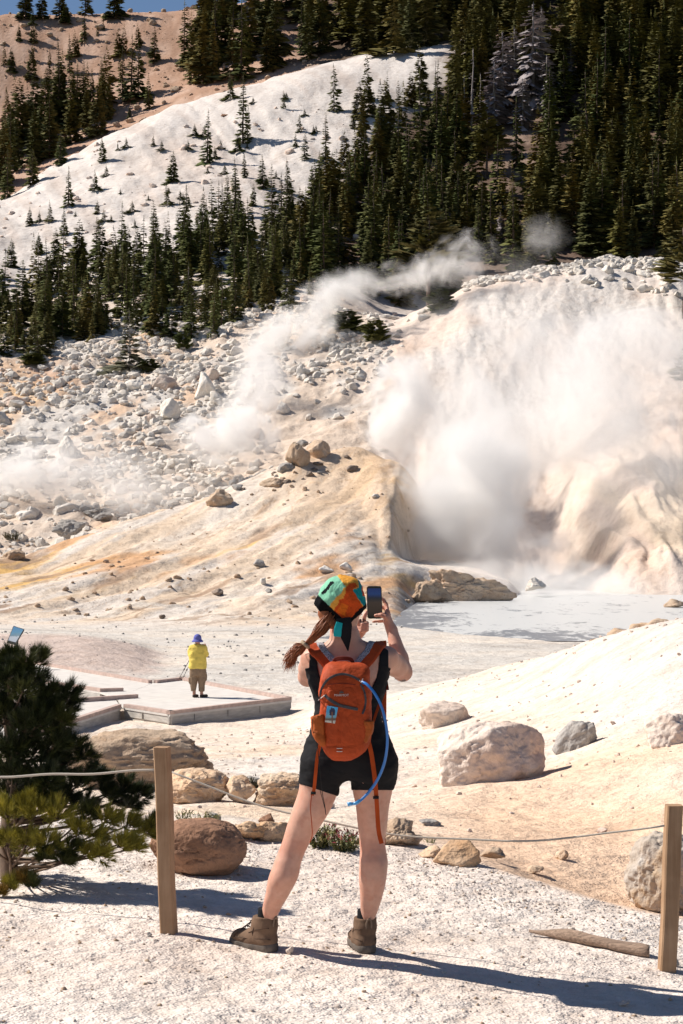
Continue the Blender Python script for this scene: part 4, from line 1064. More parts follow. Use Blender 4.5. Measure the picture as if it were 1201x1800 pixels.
for u, v, h_, lb in [(230, 178, 120, "very tall dark conifer in the clump on the brown hill"), (215, 172, 92, "conifer on the left of the clump on the brown hill"), (243, 170, 100, "conifer on the right of the clump on the brown hill"),
                     (122, 128, 70, "slim conifer alone on the brown hill near its left"), (20, 128, 46, "small dark conifer on the brown hill at the left edge"), (148, 72, 52, "conifer just under the skyline of the brown hill"),
                     (272, 110, 66, "thin conifer on the brown hill right of the clump"), (33, 72, 30, "little conifer on the brown hill below the skyline")]:
    plant_tree(u, v, h_, lb, "conifers on the brown hill", ymin=388)
for u, v, h_, k, lb in [(45, 34, 60, 3, "broad dark tree on the skyline at the top left corner"), (75, 34, 50, 6, "rounded dark tree on the skyline next to the broad one"), (105, 32, 64, 1, "dense tree on the skyline left of the gap of sky"),
                        (58, 44, 30, 7, "small bush tree below the skyline trees at left"), (115, 40, 36, 9, "stunted tree in front of the skyline gap"), (150, 26, 70, 0, "tall skyline tree right of the blue gap"), (200, 30, 80, 3, "large skyline tree right of the tall one")]:
    plant_tree(u, v, h_, lb, "skyline trees", k, ymin=430, wide=1.5)
for u, v, h_, kd, lb in [(885, 185, 130, "dead", "grey bleached tree, left of the two tallest dead trees on the forest hillside"), (937, 190, 185, "dead", "tallest grey dead tree on the forest hillside"),
                         (985, 180, 62, "dead", "small grey dead tree right of the tallest dead one"), (830, 225, 140, "snag", "thin grey snag above the bare patch in the forest"), (815, 230, 100, "snag", "thin bare snag left of the taller snag above the bare patch"),
                         (765, 165, 60, "snag", "bare snag at the upper right of the white slope"), (333, 528, 68, "snag", "grey dead conifer in the lower forest band"), (880, 412, 40, "dead", "grey dead sapling low in the right forest"), (845, 218, 90, "snag", "leaning grey snag right of the bare patch snags"),
                         (228, 652, 112, "sapling", "greyish sapling with a wide foot standing in the rubble"),
                         (855, 310, 110, "olive", "olive crowned pine beside the bare patch in the forest")]:
    plant_tree(u, v, h_, lb, None, None, kd, ymin=(150 if kd == 'sapling' else 205) if v > 480 else 235, name="dead_tree" if kd in ("dead", "snag") else "pine_tree", wide={'olive': 1.25, 'dead': 1.9, 'snag': 1.5}.get(kd, 1.0))
for u, v, h_ in [(868, 225, 118), (905, 165, 120), (962, 205, 110), (1003, 150, 78), (918, 228, 90), (948, 120, 110)]:
    plant_tree(u, v, h_, "grey dead conifer in the bleached patch of the right hillside forest", "bleached conifers in the forest", None, "dead", ymin=235, name="dead_tree", wide=1.7)
# the large pine at the right edge, on the near side of the mound's crest
plant_tree(752, 530, 190, "open olive pine with a bare trunk at the mound's left shoulder", None, None, "olive", 1.15, "pine_tree", Yat=224)
plant_tree(1203, 560, 172, "olive pine tree cut off by the right edge, on the mound's shoulder", None, None, "olive", 1.4, "pine_tree", 190)
plant_tree(1205, 705, 95, "pale shadowy pine seen through the steam at the right edge", None, None, "olive", 1.6, "pine_tree", 165)

# the rest of the far forest, one mass
def forest_mass(pts):
    Vs = []; Fs = []; Ks = []; off = 0
    for u, v, hpx in pts:
        h = hit(u, v, 206.0 if u < 600 else 238.0)
        if h is None: continue
        x, Y, z = h; H = hpx * Y / FPX; V, F, K = VAR[int(tr.integers(len(VAR)))][:3]
        a = tr.uniform(0, 6.28); ca, sa = math.cos(a), math.sin(a); w = H * tr.uniform(.9, 1.3)
        Q = np.stack([(V[:, 0] * ca - V[:, 1] * sa) * w + x, (V[:, 0] * sa + V[:, 1] * ca) * w + Y, V[:, 2] * H + z - .3], 1)
        tint = np.array([[1, 1, 1], [.8, .9, 1], [1.25, 1.12, 1.0], [1.1, 1.1, .9], [1.3, 1.12, .95]])[int(tr.choice(5, p=[.3, .25, .2, .17, .08]))]
        Vs.append(Q); Fs.append(F + off); Ks.append(K * tint); off += len(Q)
    return obj("forest", mesh_np("forest", np.concatenate(Vs), np.concatenate(Fs), M_CONIFER, False, color=np.concatenate(Ks)), kind='stuff')
ST_F = [(600, 90), (560, 60), (540, -60), (1290, -60), (1290, 470), (1130, 462), (900, 478), (870, 330), (800, 250), (790, 110), (760, 84), (690, 96)]
pts = [(u, v, tr.uniform(95, 165)) for u, v in sample_poly(ST_F, 500, tr) if not (850 < u < 940 and 235 < v < 350) and not (min(abs(u - 885), abs(u - 937), abs(u - 985), abs(u - 905)) < 34 and 170 < v < 330)]
pts += [(u, v, tr.uniform(80, 140)) for u, v in sample_poly([(230, 20), (330, 40), (330, 120), (400, 95), (560, 70), (600, -40), (230, -40)], 46, tr)]
pts += [(u, v, tr.uniform(50, 105)) for u, v in sample_poly(ST_A, 70, tr)] + [(u, v, tr.uniform(70, 130)) for u, v in sample_poly(ST_B, 60, tr)]
pts += [(u, v, tr.uniform(42, 82)) for u, v in sample_poly([(0, 628), (0, 545), (150, 500), (300, 470), (450, 440), (560, 470), (545, 535), (400, 588), (215, 592), (60, 634)], 100, tr)]
pts += [(u, v, tr.uniform(55, 120)) for u, v in sample_poly([(-5, 620), (-5, 480), (-260, 520), (-300, 660)], 60, tr)] + [(u, v, tr.uniform(80, 140)) for u, v in sample_poly([(-5, 335), (-5, 240), (-260, 300), (-260, 400)], 30, tr)] + [(u, v, tr.uniform(95, 165)) for u, v in sample_poly([(1290, 470), (1290, -60), (1520, -60), (1520, 520)], 90, tr)]
pts += [(u, v, tr.uniform(85, 140)) for u, v in sample_poly(ST_D, 14, tr)]
pts += [(u, v, tr.uniform(90, 150)) for u, v in sample_poly(ST_E, 16, tr)]
pts += [(u, v, tr.uniform(70, 120)) for u, v in sample_poly([(0, 300), (0, 240), (80, 200), (200, 180), (190, 215), (100, 270)], 24, tr)]
pts += [(u, v, tr.uniform(22, 60)) for u, v in sample_poly([(0, 60), (240, 40), (280, 150), (60, 180), (0, 180)], 16, tr)]
pts += [(u, v, tr.uniform(36, 90)) for u, v in sample_poly([(600, 330), (640, 150), (700, 150), (790, 130), (800, 250), (700, 330)], 26, tr)]
forest_mass(pts)

# shrubs at the forest's lower edge
SHV, SHF, SHK = conifer(490, R=.62, levels=16, per=16, droop=-.25, power=.45, base=.02, dens=3)
SHRUB = mesh_np("shrub", SHV, SHF, M_CONIFER, False, color=SHK)
for u, v, w_, h_, lb in [(660, 600, 64, 44, "dark green shrub among the white blocks above the steaming slope"), (610, 580, 80, 40, "dark shrub in the steam at the foot of the forest"), (322, 612, 40, 36, "dark shrub at the lower edge of the forest band"),
                         (262, 655, 56, 30, "spreading dark shrub at the foot of the greyish sapling"), (58, 640, 60, 24, "low dark shrub at the lower left end of the trees"), (775, 545, 70, 40, "green shrub under the open olive pine"), (395, 548, 44, 46, "round dark shrub in front of the forest band's middle"), (300, 470, 0, 0, "")]:
    if w_ == 0: continue
    h = hit(u, v, 195.0)
    if h is None: continue
    x, Y, z = h; s = Y / FPX
    o = obj("shrub", SHRUB, None, (x, Y, z - .1), label=lb, cat="shrub", group="shrubs at the forest's edge"); o.scale = (w_ * s * .8, w_ * s * .8, h_ * s)

# ------------------------------------------------------------------ steam
def steam_mat(name, dens, scale, thr, soft, col=(.985, .98, .975), edge=1.0, seed=0.0):
    m = bpy.data.materials.new(name); m.use_nodes = True; t = m.node_tree; t.nodes.clear()
    q = NT.__new__(NT); q.m = m; q.t = t
    out = q.n('ShaderNodeOutputMaterial'); pv = q.n('ShaderNodeVolumePrincipled')
    pv.inputs['Color'].default_value = (*col, 1); pv.inputs['Anisotropy'].default_value = .15
    tc = q.n('ShaderNodeTexCoord').outputs['Object']
    ln = q.n('ShaderNodeVectorMath', operation='LENGTH'); q.l(tc, ln.inputs[0])
    fall = q.math('SUBTRACT', 1.0, ln.outputs['Value'], clamp=True)
    geo = q.n('ShaderNodeNewGeometry').outputs['Position']
    ad = q.n('ShaderNodeVectorMath', operation='ADD'); q.l(geo, ad.inputs[0]); ad.inputs[1].default_value = (seed * 31, seed * 17, seed * 7)
    nz = q.noise(ad.outputs[0], scale, 7, .64, 1.1)
    s = q.math('ADD', q.math('MULTIPLY', fall, edge), q.math('MULTIPLY', q.math('SUBTRACT', nz, .5), 3.4))
    d = q.math('DIVIDE', q.math('SUBTRACT', s, thr), soft, clamp=True)
    d = q.math('MULTIPLY', d, q.math('MULTIPLY', fall, 4.0, clamp=True))
    q.l(q.math('MULTIPLY', q.math('MULTIPLY', d, d), dens), pv.inputs['Density'])
    q.l(pv.outputs[0], out.inputs['Volume'])
    return m
SPH = ICO[3]
def steam(c, r, dens, scale=.12, thr=.15, soft=.9, rot=(0, 0, 0), edge=1.0, seed=0.0):
    m = steam_mat("steam", dens, scale, thr, soft, edge=edge, seed=seed)
    o = obj("steam", mesh_np("steam", *SPH, m, True), kind='stuff', loc=tuple(c)); o.scale = r; o.rotation_euler = rot
    return o
def SC(u, v, Y): return P(u, v, Y)
# vent at the head of the pool: column that fans out up the mound, drifting to the right
steam(SC(815, 915, 143), (8.0, 6, 8.5), .55, .16, .18, .6, (0, .2, 0), seed=1)
steam(SC(900, 985, 139), (10, 5, 3.8), .40, .2, .20, .6, seed=2)
steam(SC(850, 780, 150), (7, 6, 9.5), .34, .16, .22, .6, (0, .35, 0), seed=3)
steam(SC(1000, 720, 156), (12, 7, 8.5), .26, .14, .26, .6, (0, .7, 0), seed=4)
steam(SC(1140, 640, 152), (11, 7, 8.5), .30, .14, .26, .6, (0, .6, 0), seed=5)
steam(SC(930, 610, 172), (14, 7, 9), .15, .12, .22, .7, (0, .5, 0), seed=6)
steam(SC(1130, 800, 150), (8, 5, 7), .18, .16, .25, .7, seed=18)
# one drift that climbs from the rubble to the forest
steam(SC(470, 640, 186), (4.0, 4, 6.0), .42, .24, .2, .6, (0, .5, 0), seed=25)
steam(SC(548, 552, 205), (6.0, 4, 3.6), .45, .26, .2, .6, (0, -.6, 0), seed=26)
steam(SC(760, 472, 209), (6.5, 4, 2.8), .30, .26, .24, .6, (0, -.35, 0), seed=27)
steam(SC(200, 815, 160), (17, 6, 5.5), .06, .14, .1, .8, seed=28)
# thin drifting veil over the cliffs, and mist on the far water
steam(SC(1060, 830, 140), (15, 5, 13), .075, .1, -.05, .9, (0, .3, 0), .9, seed=21)
steam(SC(930, 1030, 131), (15, 7, 2.2), .20, .2, .0, .7, seed=22)
steam(SC(752, 890, 140), (3.8, 3, 6.5), .30, .2, .12, .6, seed=24)
steam(SC(800, 800, 146), (9, 5, 11), .07, .12, 0, .9, seed=23)
# bright vent beside the mound
steam(SC(700, 718, 168), (4.2, 4, 5.4), .80, .24, .16, .5, (0, .2, 0), seed=7)
steam(SC(745, 690, 170), (6, 4, 6), .25, .22, .22, .6, (0, .5, 0), seed=8)
# vents in the rubble
steam(SC(400, 768, 166), (5.8, 4, 4), .8, .28, .20, .5, seed=9)
steam(SC(448, 690, 170), (3.6, 3.4, 6.8), .55, .28, .24, .6, (0, .4, 0), seed=10)
steam(SC(500, 592, 202), (7, 4.4, 4.2), .7, .26, .22, .6, (0, -.35, 0), seed=11)
steam(SC(600, 512, 207), (6.4, 4, 3.2), .50, .26, .22, .6, (0, -.45, 0), seed=12)
steam(SC(705, 488, 209), (7.5, 4, 2.4), .26, .28, .26, .6, (0, -.15, 0), seed=13)
steam(SC(820, 455, 209), (5.2, 4, 3.8), .32, .28, .26, .6, (0, -.4, 0), seed=14)
steam(SC(960, 415, 214), (4, 3, 3), .10, .3, .26, .6, seed=19)
steam(SC(150, 835, 158), (9, 5, 3.8), .4, .24, .26, .6, seed=15)
steam(SC(30, 840, 158), (5, 4, 3.2), .45, .26, .24, .6, seed=16)
steam(SC(260, 870, 150), (7, 4, 2.2), .18, .26, .26, .6, seed=17)
# ------------------------------------------------------------------ smooth solids: fields on a grid, turned into one surface
class Field:
    def __init__(s, lo, hi, h):
        s.lo = np.array(lo, float); s.h = h; n = np.ceil((np.array(hi) - s.lo) / h).astype(int) + 1
        s.ax = [s.lo[i] + h * np.arange(n[i]) for i in range(3)]; s.F = np.full(tuple(n), .2, dtype=np.float32)
    def copy(s):
        c = Field.__new__(Field); c.lo, c.h, c.ax, c.F = s.lo, s.h, s.ax, s.F.copy(); return c
    def box(s, lo, hi):
        sl = []
        for i in range(3):
            a = int(np.clip(math.floor((lo[i] - s.lo[i]) / s.h), 0, len(s.ax[i]) - 1)); b = int(np.clip(math.ceil((hi[i] - s.lo[i]) / s.h) + 1, a + 1, len(s.ax[i])))
            sl.append(slice(a, b))
        return tuple(sl), np.meshgrid(*[s.ax[i][sl[i]] for i in range(3)], indexing='ij')
    def union(s, fn, lo, hi, k):
        m = k + 3 * s.h
        sl, G = s.box(np.array(lo) - m, np.array(hi) + m); d = fn(*G); f = s.F[sl]
        if k > 0:
            hh = np.clip(k - np.abs(f - d), 0, None) / k; s.F[sl] = np.minimum(f, d) - hh * hh * k * .25
        else: s.F[sl] = np.minimum(f, d)
    def carve(s, fn, lo, hi, k=.005):
        sl, G = s.box(lo, hi); d = -fn(*G); f = s.F[sl]; hh = np.clip(k - np.abs(f - d), 0, None) / k; s.F[sl] = np.maximum(f, d) + hh * hh * k * .25
    def cap(s, a, b, ra, rb, k=.02):
        a = np.array(a, float); b = np.array(b, float); ab = b - a; L2 = ab @ ab; r = max(ra, rb)
        def fn(x, y, z):
            t = np.clip(((x - a[0]) * ab[0] + (y - a[1]) * ab[1] + (z - a[2]) * ab[2]) / L2, 0, 1)
            return np.sqrt((x - a[0] - t * ab[0]) ** 2 + (y - a[1] - t * ab[1]) ** 2 + (z - a[2] - t * ab[2]) ** 2) - (ra + (rb - ra) * t)
        s.union(fn, np.minimum(a, b) - r, np.maximum(a, b) + r, k)
    def chain(s, pts, rad, k=.006):
        for i in range(len(pts) - 1): s.cap(pts[i], pts[i + 1], rad[i], rad[i + 1], k)
    def ell(s, c, r, k=.02, yaw=0.0, cut=False):
        c = np.array(c, float); r = np.array(r, float); ca, sa = math.cos(yaw), math.sin(yaw)
        def fn(x, y, z):
            X = (x - c[0]) * ca + (y - c[1]) * sa; Y = -(x - c[0]) * sa + (y - c[1]) * ca
            q = np.sqrt((X / r[0]) ** 2 + (Y / r[1]) ** 2 + ((z - c[2]) / r[2]) ** 2); return (q - 1) * r.min()
        R = r.max()
        if cut: s.carve(fn, c - R - .02, c + R + .02, k)
        else: s.union(fn, c - R, c + R, k)
    def loft(s, rows, k=.02, p=2.0):
        """rows: (z, x centre, half width, y centre, half depth)"""
        R = np.array(sorted(rows)); zs = R[:, 0]
        def fn(x, y, z):
            zz = z[0, 0, :]; q = [pchip(zs, R[:, j], zz)[None, None, :] for j in range(1, 5)]
            d = ((np.abs((x - q[0]) / q[1]) ** p + np.abs((y - q[2]) / q[3]) ** p) ** (1 / p) - 1) * np.minimum(q[1], q[3])
            return np.maximum(d, np.maximum(z - zs[-1], zs[0] - z))
        s.union(fn, [np.min(R[:, 1] - R[:, 2]), np.min(R[:, 3] - R[:, 4]), zs[0]], [np.max(R[:, 1] + R[:, 2]), np.max(R[:, 3] + R[:, 4]), zs[-1]], k)
    def grid(s): return np.meshgrid(*s.ax, indexing='ij')
    def front(s, x, z):
        """y of the side facing the camera at (x, z)"""
        i = int(round((x - s.lo[0]) / s.h)); k = int(round((z - s.lo[2]) / s.h)); c = s.F[np.clip(i, 0, s.F.shape[0] - 1), :, np.clip(k, 0, s.F.shape[2] - 1)]
        j = np.nonzero(c < 0)[0]
        if not len(j): return None
        j = j[0]; f = c[j - 1] / (c[j - 1] - c[j]) if j > 0 else 0
        return s.ax[1][j] - s.h * (1 - f)
    def top(s, x, y):
        i = int(round((x - s.lo[0]) / s.h)); j = int(round((y - s.lo[1]) / s.h)); c = s.F[i, j, :]
        k = np.nonzero(c < 0)[0]
        return None if not len(k) else s.ax[2][k[-1]] + s.h * .5
    def surface(s, smooth=2):
        F = s.F; n = F.shape; I = F < 0
        corn = [(a, b, c) for a in (0, 1) for b in (0, 1) for c in (0, 1)]
        def sh(A, o): return A[o[0]:n[0] - 1 + o[0], o[1]:n[1] - 1 + o[1], o[2]:n[2] - 1 + o[2]]
        cnt = sum(sh(I, o).astype(np.int8) for o in corn); act = (cnt > 0) & (cnt < 8); idx = np.argwhere(act)
        ids = np.full(act.shape, -1, dtype=np.int64); ids[act] = np.arange(len(idx))
        vals = {o: F[idx[:, 0] + o[0], idx[:, 1] + o[1], idx[:, 2] + o[2]].astype(float) for o in corn}
        S = np.zeros((len(idx), 3)); W = np.zeros(len(idx))
        for o in corn:
            for ax in range(3):
                if o[ax]: continue
                q = list(o); q[ax] = 1; q = tuple(q); a, b = vals[o], vals[q]; m = (a < 0) != (b < 0)
                t = np.where(m, a / np.where(a - b == 0, 1, a - b), 0); p = np.array(o, float)[None] + 0 * S; p[:, ax] += t
                S[m] += p[m]; W[m] += 1
        V = s.lo + (idx + S / W[:, None]) * s.h
        Q = []
        for ax in range(3):
            a1, a2 = (ax + 1) % 3, (ax + 2) % 3
            A = np.take(I, range(0, n[ax] - 1), ax); B = np.take(I, range(1, n[ax]), ax); e = np.argwhere(A != B)
            e = e[(e[:, a1] > 0) & (e[:, a2] > 0) & (e[:, a1] < n[a1] - 1) & (e[:, a2] < n[a2] - 1)]
            def cid(d1, d2):
                c = e.copy(); c[:, a1] -= d1; c[:, a2] -= d2; return ids[c[:, 0], c[:, 1], c[:, 2]]
            q = np.stack([cid(1, 1), cid(0, 1), cid(0, 0), cid(1, 0)], 1); fl = ~I[e[:, 0], e[:, 1], e[:, 2]]; q[fl] = q[fl][:, ::-1]; Q.append(q)
        Q = np.concatenate(Q); Q = Q[(Q >= 0).all(1)]
        for _ in range(smooth):
            acc = np.zeros_like(V); c = np.zeros(len(V))
            for i in range(4):
                for j in ((i + 1) % 4, (i - 1) % 4):
                    for d in range(3): acc[:, d] += np.bincount(Q[:, i], V[Q[:, j], d], len(V))
                    c += np.bincount(Q[:, i], minlength=len(V))
            V = V * .5 + .5 * acc / np.maximum(c, 1)[:, None]
        return V, Q
    def build(s, name, mat, parent=None, smooth=2, color=None, **kw):
        V, Q = s.surface(smooth)
        col = color(V) if color else None
        return obj(name, mesh_np(name, V, Q, mat, True, color=col), parent, **kw)

def uv_of(x, y, z): return U0 + x / y * FPX, V0 + (CAM_Z - z) / y * FPX
def rows_px(rows, Y, dflt=None):
    """(v, uL, uR, half depth, depth offset) -> loft rows"""
    out = []
    for r_ in rows:
        v, a, b, hd = r_[:4]; cy_ = Y + (r_[4] if len(r_) > 4 else 0); s = cy_ / FPX
        out.append((CAM_Z - (v - V0) * s, ((a + b) / 2 - U0) * s, (b - a) / 2 * s, cy_, hd if hd else (b - a) / 2 * s))
    return out

# ------------------------------------------------------------------ the hiker
m = NT("skin"); tc = m.n('ShaderNodeTexCoord').outputs['Object']; att = m.n('ShaderNodeVertexColor', layer_name='Col').outputs[0]
m.base(m.mix(1.0, att, m.ramp(m.noise(tc, 40, 4), [(.3, (.93, .90, .89)), (.7, (1.05, 1.03, 1.02))]), 'MULTIPLY')); m.rough(.52); m.b.inputs['Specular IOR Level'].default_value = .35
m.b.inputs['Subsurface Weight'].default_value = .12; m.b.inputs['Subsurface Radius'].default_value = (.012, .005, .003); m.b.inputs['Subsurface Scale'].default_value = 1.0
m.normal(m.bump(m.noise(tc, 18, 5), .25, .006, m.bump(m.noise(tc, 300, 2), .2, .0008))); M_SKIN = m.m
def fabric(name, col, weave=900, var=.12, rough=.85, wrinkle=.35, wscale=22, spec=.15):
    m = NT(name); tc = m.n('ShaderNodeTexCoord').outputs['Object']
    m.base(m.ramp(m.noise(tc, 14, 4), [(.3, tuple(c * (1 - var) for c in col)), (.7, tuple(min(1, c * (1 + var)) for c in col))])); m.rough(rough); m.b.inputs['Specular IOR Level'].default_value = spec
    b = m.bump(m.noise(tc, weave, 2), .25, .0006); m.normal(m.bump(m.noise(tc, wscale, 4, .55, .8), wrinkle, .010, b)); return m.m
M_BLACK = fabric("black_jersey", (.012, .012, .014), wrinkle=.25)
M_BOOT = fabric("brown_suede", (.165, .105, .070), 500, .18, .9, .3, 30)
M_SOLE = simple("boot_sole", (.12, .10, .085), .9, .2, 20, .5, 120, .003)
M_LACE = simple("boot_lace", (.045, .03, .025), .9)
M_PACK = fabric("orange_pack_cloth", (.40, .055, .010), 700, .14, .7, .55, 26, .25)
M_PACK2 = fabric("rust_pocket_cloth", (.38, .085, .014), 700, .14, .7, .6, 30, .25)
M_PACKD = fabric("dark_red_lining", (.16, .025, .015), 700, .1, .8)
M_ZIP = simple("grey_zip", (.055, .05, .055), .6, .15, 80, .5, 400, .001)
M_MESHPAD = None
m = NT("spacer_mesh"); tc = m.n('ShaderNodeTexCoord').outputs['Object']; vo = m.n('ShaderNodeTexVoronoi', i_Scale=190.0); m.l(tc, vo.inputs['Vector'])
m.base(m.ramp(vo.outputs['Distance'], [(.25, (.05, .05, .065)), (.5, (.34, .34, .38))])); m.rough(.8); M_MESHPAD = m.m
M_HOSE = simple("blue_hose", (.02, .17, .52), .35, .05, 5, spec=.5)
M_VALVE = simple("pale_blue_valve", (.08, .35, .70), .3, .05, 5, spec=.5)
M_WEB = fabric("orange_webbing", (.38, .06, .012), 900, .1, .8, .1)
M_CORD = simple("black_cord", (.012, .012, .012), .8)
M_LIGHT = simple("pale_print", (.62, .58, .54), .6)
M_GREYP = simple("grey_print", (.10, .075, .07), .6)
m = NT("red_hair"); tc = m.n('ShaderNodeTexCoord').outputs['Object']; mp = m.n('ShaderNodeMapping'); mp.inputs['Scale'].default_value = (300, 300, 40); m.l(tc, mp.inputs[0])
m.base(m.ramp(m.noise(mp.outputs[0], 1.0, 3), [(.3, (.13, .032, .010)), (.7, (.42, .135, .045))])); m.rough(.5); m.b.inputs['Specular IOR Level'].default_value = .4; M_HAIR = m.m

YH = 8.9
hk = empty("person", (P(560, 1680, 8.95)[0], 8.95, 0.0), "hiker in black shorts suit and patterned headscarf, seen from behind, raising a phone", "person")
body = Field((-.40, 8.66, .06), (.37, 9.34, 1.74), .0046)
TORSO = [(1108, 583, 629, .055, .005), (1122, 581, 634, .058, 0), (1131, 569, 652, .062, 0), (1140, 553, 675, .070, 0), (1152, 543, 686, .082, 0), (1170, 541, 684, .097, 0), (1190, 543, 681, .106, 0), (1215, 549, 676, .106, 0),
         (1242, 556, 668, .098, -.005), (1265, 553, 673, .106, -.005), (1295, 545, 683, .120, -.012), (1325, 537, 692, .128, -.014), (1345, 535, 694, .118, -.01), (1358, 548, 680, .095, 0), (1368, 575, 655, .06, 0)]
body.loft(rows_px(TORSO, YH), .0, 2.25)
LEGL = [(1305, 545, 610, .09, -.01), (1335, 533, 608, .102, -.012), (1350, 530, 606, .104, -.01), (1368, 528, 602, .100, -.005), (1390, 525, 595, 0, 0), (1420, 515, 583, 0, .0), (1450, 505, 565, 0, .01), (1480, 496, 546, 0, .015), (1495, 490, 538, 0, .015), (1516, 482, 530, 0, .005), (1540, 473, 525, 0, .0), (1570, 467, 510, 0, .02), (1600, 461, 493, 0, .06), (1618, 461, 486, .036, .075), (1640, 460, 486, .036, .08)]
LEGR = [(1305, 612, 682, .09, -.01), (1335, 618, 695, .102, -.012), (1350, 618, 697, .104, -.01), (1368, 619, 696, .100, 0), (1390, 620, 690, 0, .01), (1420, 626, 684, 0, .02), (1450, 629, 681, 0, .035), (1480, 632, 677, 0, .05), (1495, 633, 679, 0, .05), (1516, 632, 682, 0, .04), (1540, 631, 680, 0, .04), (1570, 633, 674, 0, .06), (1600, 634, 665, 0, .09), (1621, 635, 658, .036, .105), (1643, 635, 658, .036, .11)]
for L in (LEGL, LEGR): body.loft(rows_px(L, YH), .028)
# buttocks
body.ell(P(575, 1345, YH - .06), (.085, .085, .085), .04); body.ell(P(655, 1345, YH - .06), (.085, .085, .085), .04)
body.ell(P(590, 1182, YH + .075), (.062, .05, .06), .04); body.ell(P(640, 1182, YH + .075), (.062, .05, .06), .04)
suit = body.copy()
# head and face, looking away and slightly to the right
hc = P(603, 1062, 8.91)
body.ell(hc, (.079, .096, .112), .02, -.25); body.ell(hc + np.array([.012, .05, -.062]), (.056, .056, .052), .03, -.25)
body.cap(P(606, 1128, 8.90), P(604, 1088, 8.915), .056, .052, .03)
def face(a, b, c): 
    f = np.array([math.sin(.25), math.cos(.25), 0]); sd = np.array([f[1], -f[0], 0]); return hc + f * a + sd * b + np.array([0, 0, c])
body.cap(face(.092, 0, -.002), face(.112, 0, -.034), .008, .013, .012)                  # nose
body.ell(face(.094, .016, -.042), (.008, .008, .006), .008); body.ell(face(.094, -.016, -.042), (.008, .008, .006), .008)
body.ell(face(.093, .033, .002), (.016, .012, .010), .01, -.25, True); body.ell(face(.093, -.033, .002), (.016, .012, .010), .01, -.25, True)
body.cap(face(.090, -.022, -.066), face(.090, .022, -.066), .008, .008, .006); body.cap(face(.089, -.018, -.077), face(.089, .018, -.077), .009, .009, .006)   # lips
body.ell(face(.078, 0, -.102), (.022, .018, .016), .02)                                 # chin
for sgn in (-1, 1):
    body.ell(face(.0, sgn * .079, -.018), (.012, .020, .032), .01, -.25)
# trapezius, shoulders, arms
for S, E, W in ((P(680, 1156, 8.935), P(708, 1181, 9.10), P(689, 1107, 9.175)), (P(549, 1158, 8.935), P(541, 1190, 9.11), P(626, 1116, 9.17))):
    body.cap(S, S * .45 + E * .55, .052, .048, .035); body.cap(S * .45 + E * .55, E, .048, .041, .02)
    M1 = E * .68 + W * .32; body.cap(E, M1, .041, .0405, .02); body.cap(M1, W, .0405, .0245, .015)
# right hand round the phone
W = P(689, 1107, 9.175)
body.ell(P(681, 1085, 9.186), (.017, .022, .040), .02, .3); body.cap(W, P(683, 1094, 9.18), .023, .020, .015)
K = [P(681, 1069, 9.197), P(683, 1076, 9.199), P(683, 1083, 9.198), P(681, 1090, 9.194)]
body.chain([K[0], P(679, 1062, 9.208), P(675, 1055, 9.213), P(669, 1050, 9.214)], [.0092, .0086, .0080, .0072])      # index along the edge, tip behind
body.chain([K[1], P(679, 1071, 9.212), P(671, 1067, 9.216), P(661, 1065, 9.213)], [.0094, .0088, .0082, .0074])
body.chain([K[2], P(679, 1081, 9.212), P(670, 1079, 9.215), P(660, 1078, 9.212)], [.0092, .0086, .0080, .0072])
body.chain([K[3], P(677, 1092, 9.205), P(667, 1092, 9.202), P(656, 1093, 9.195)], [.0086, .0078, .0072, .0066])      # little finger under the phone
body.chain([P(685, 1093, 9.172), P(678, 1084, 9.160), P(671, 1081, 9.162), P(660, 1082, 9.170)], [.0135, .0112, .0098, .0085], .008)   # thumb over the screen
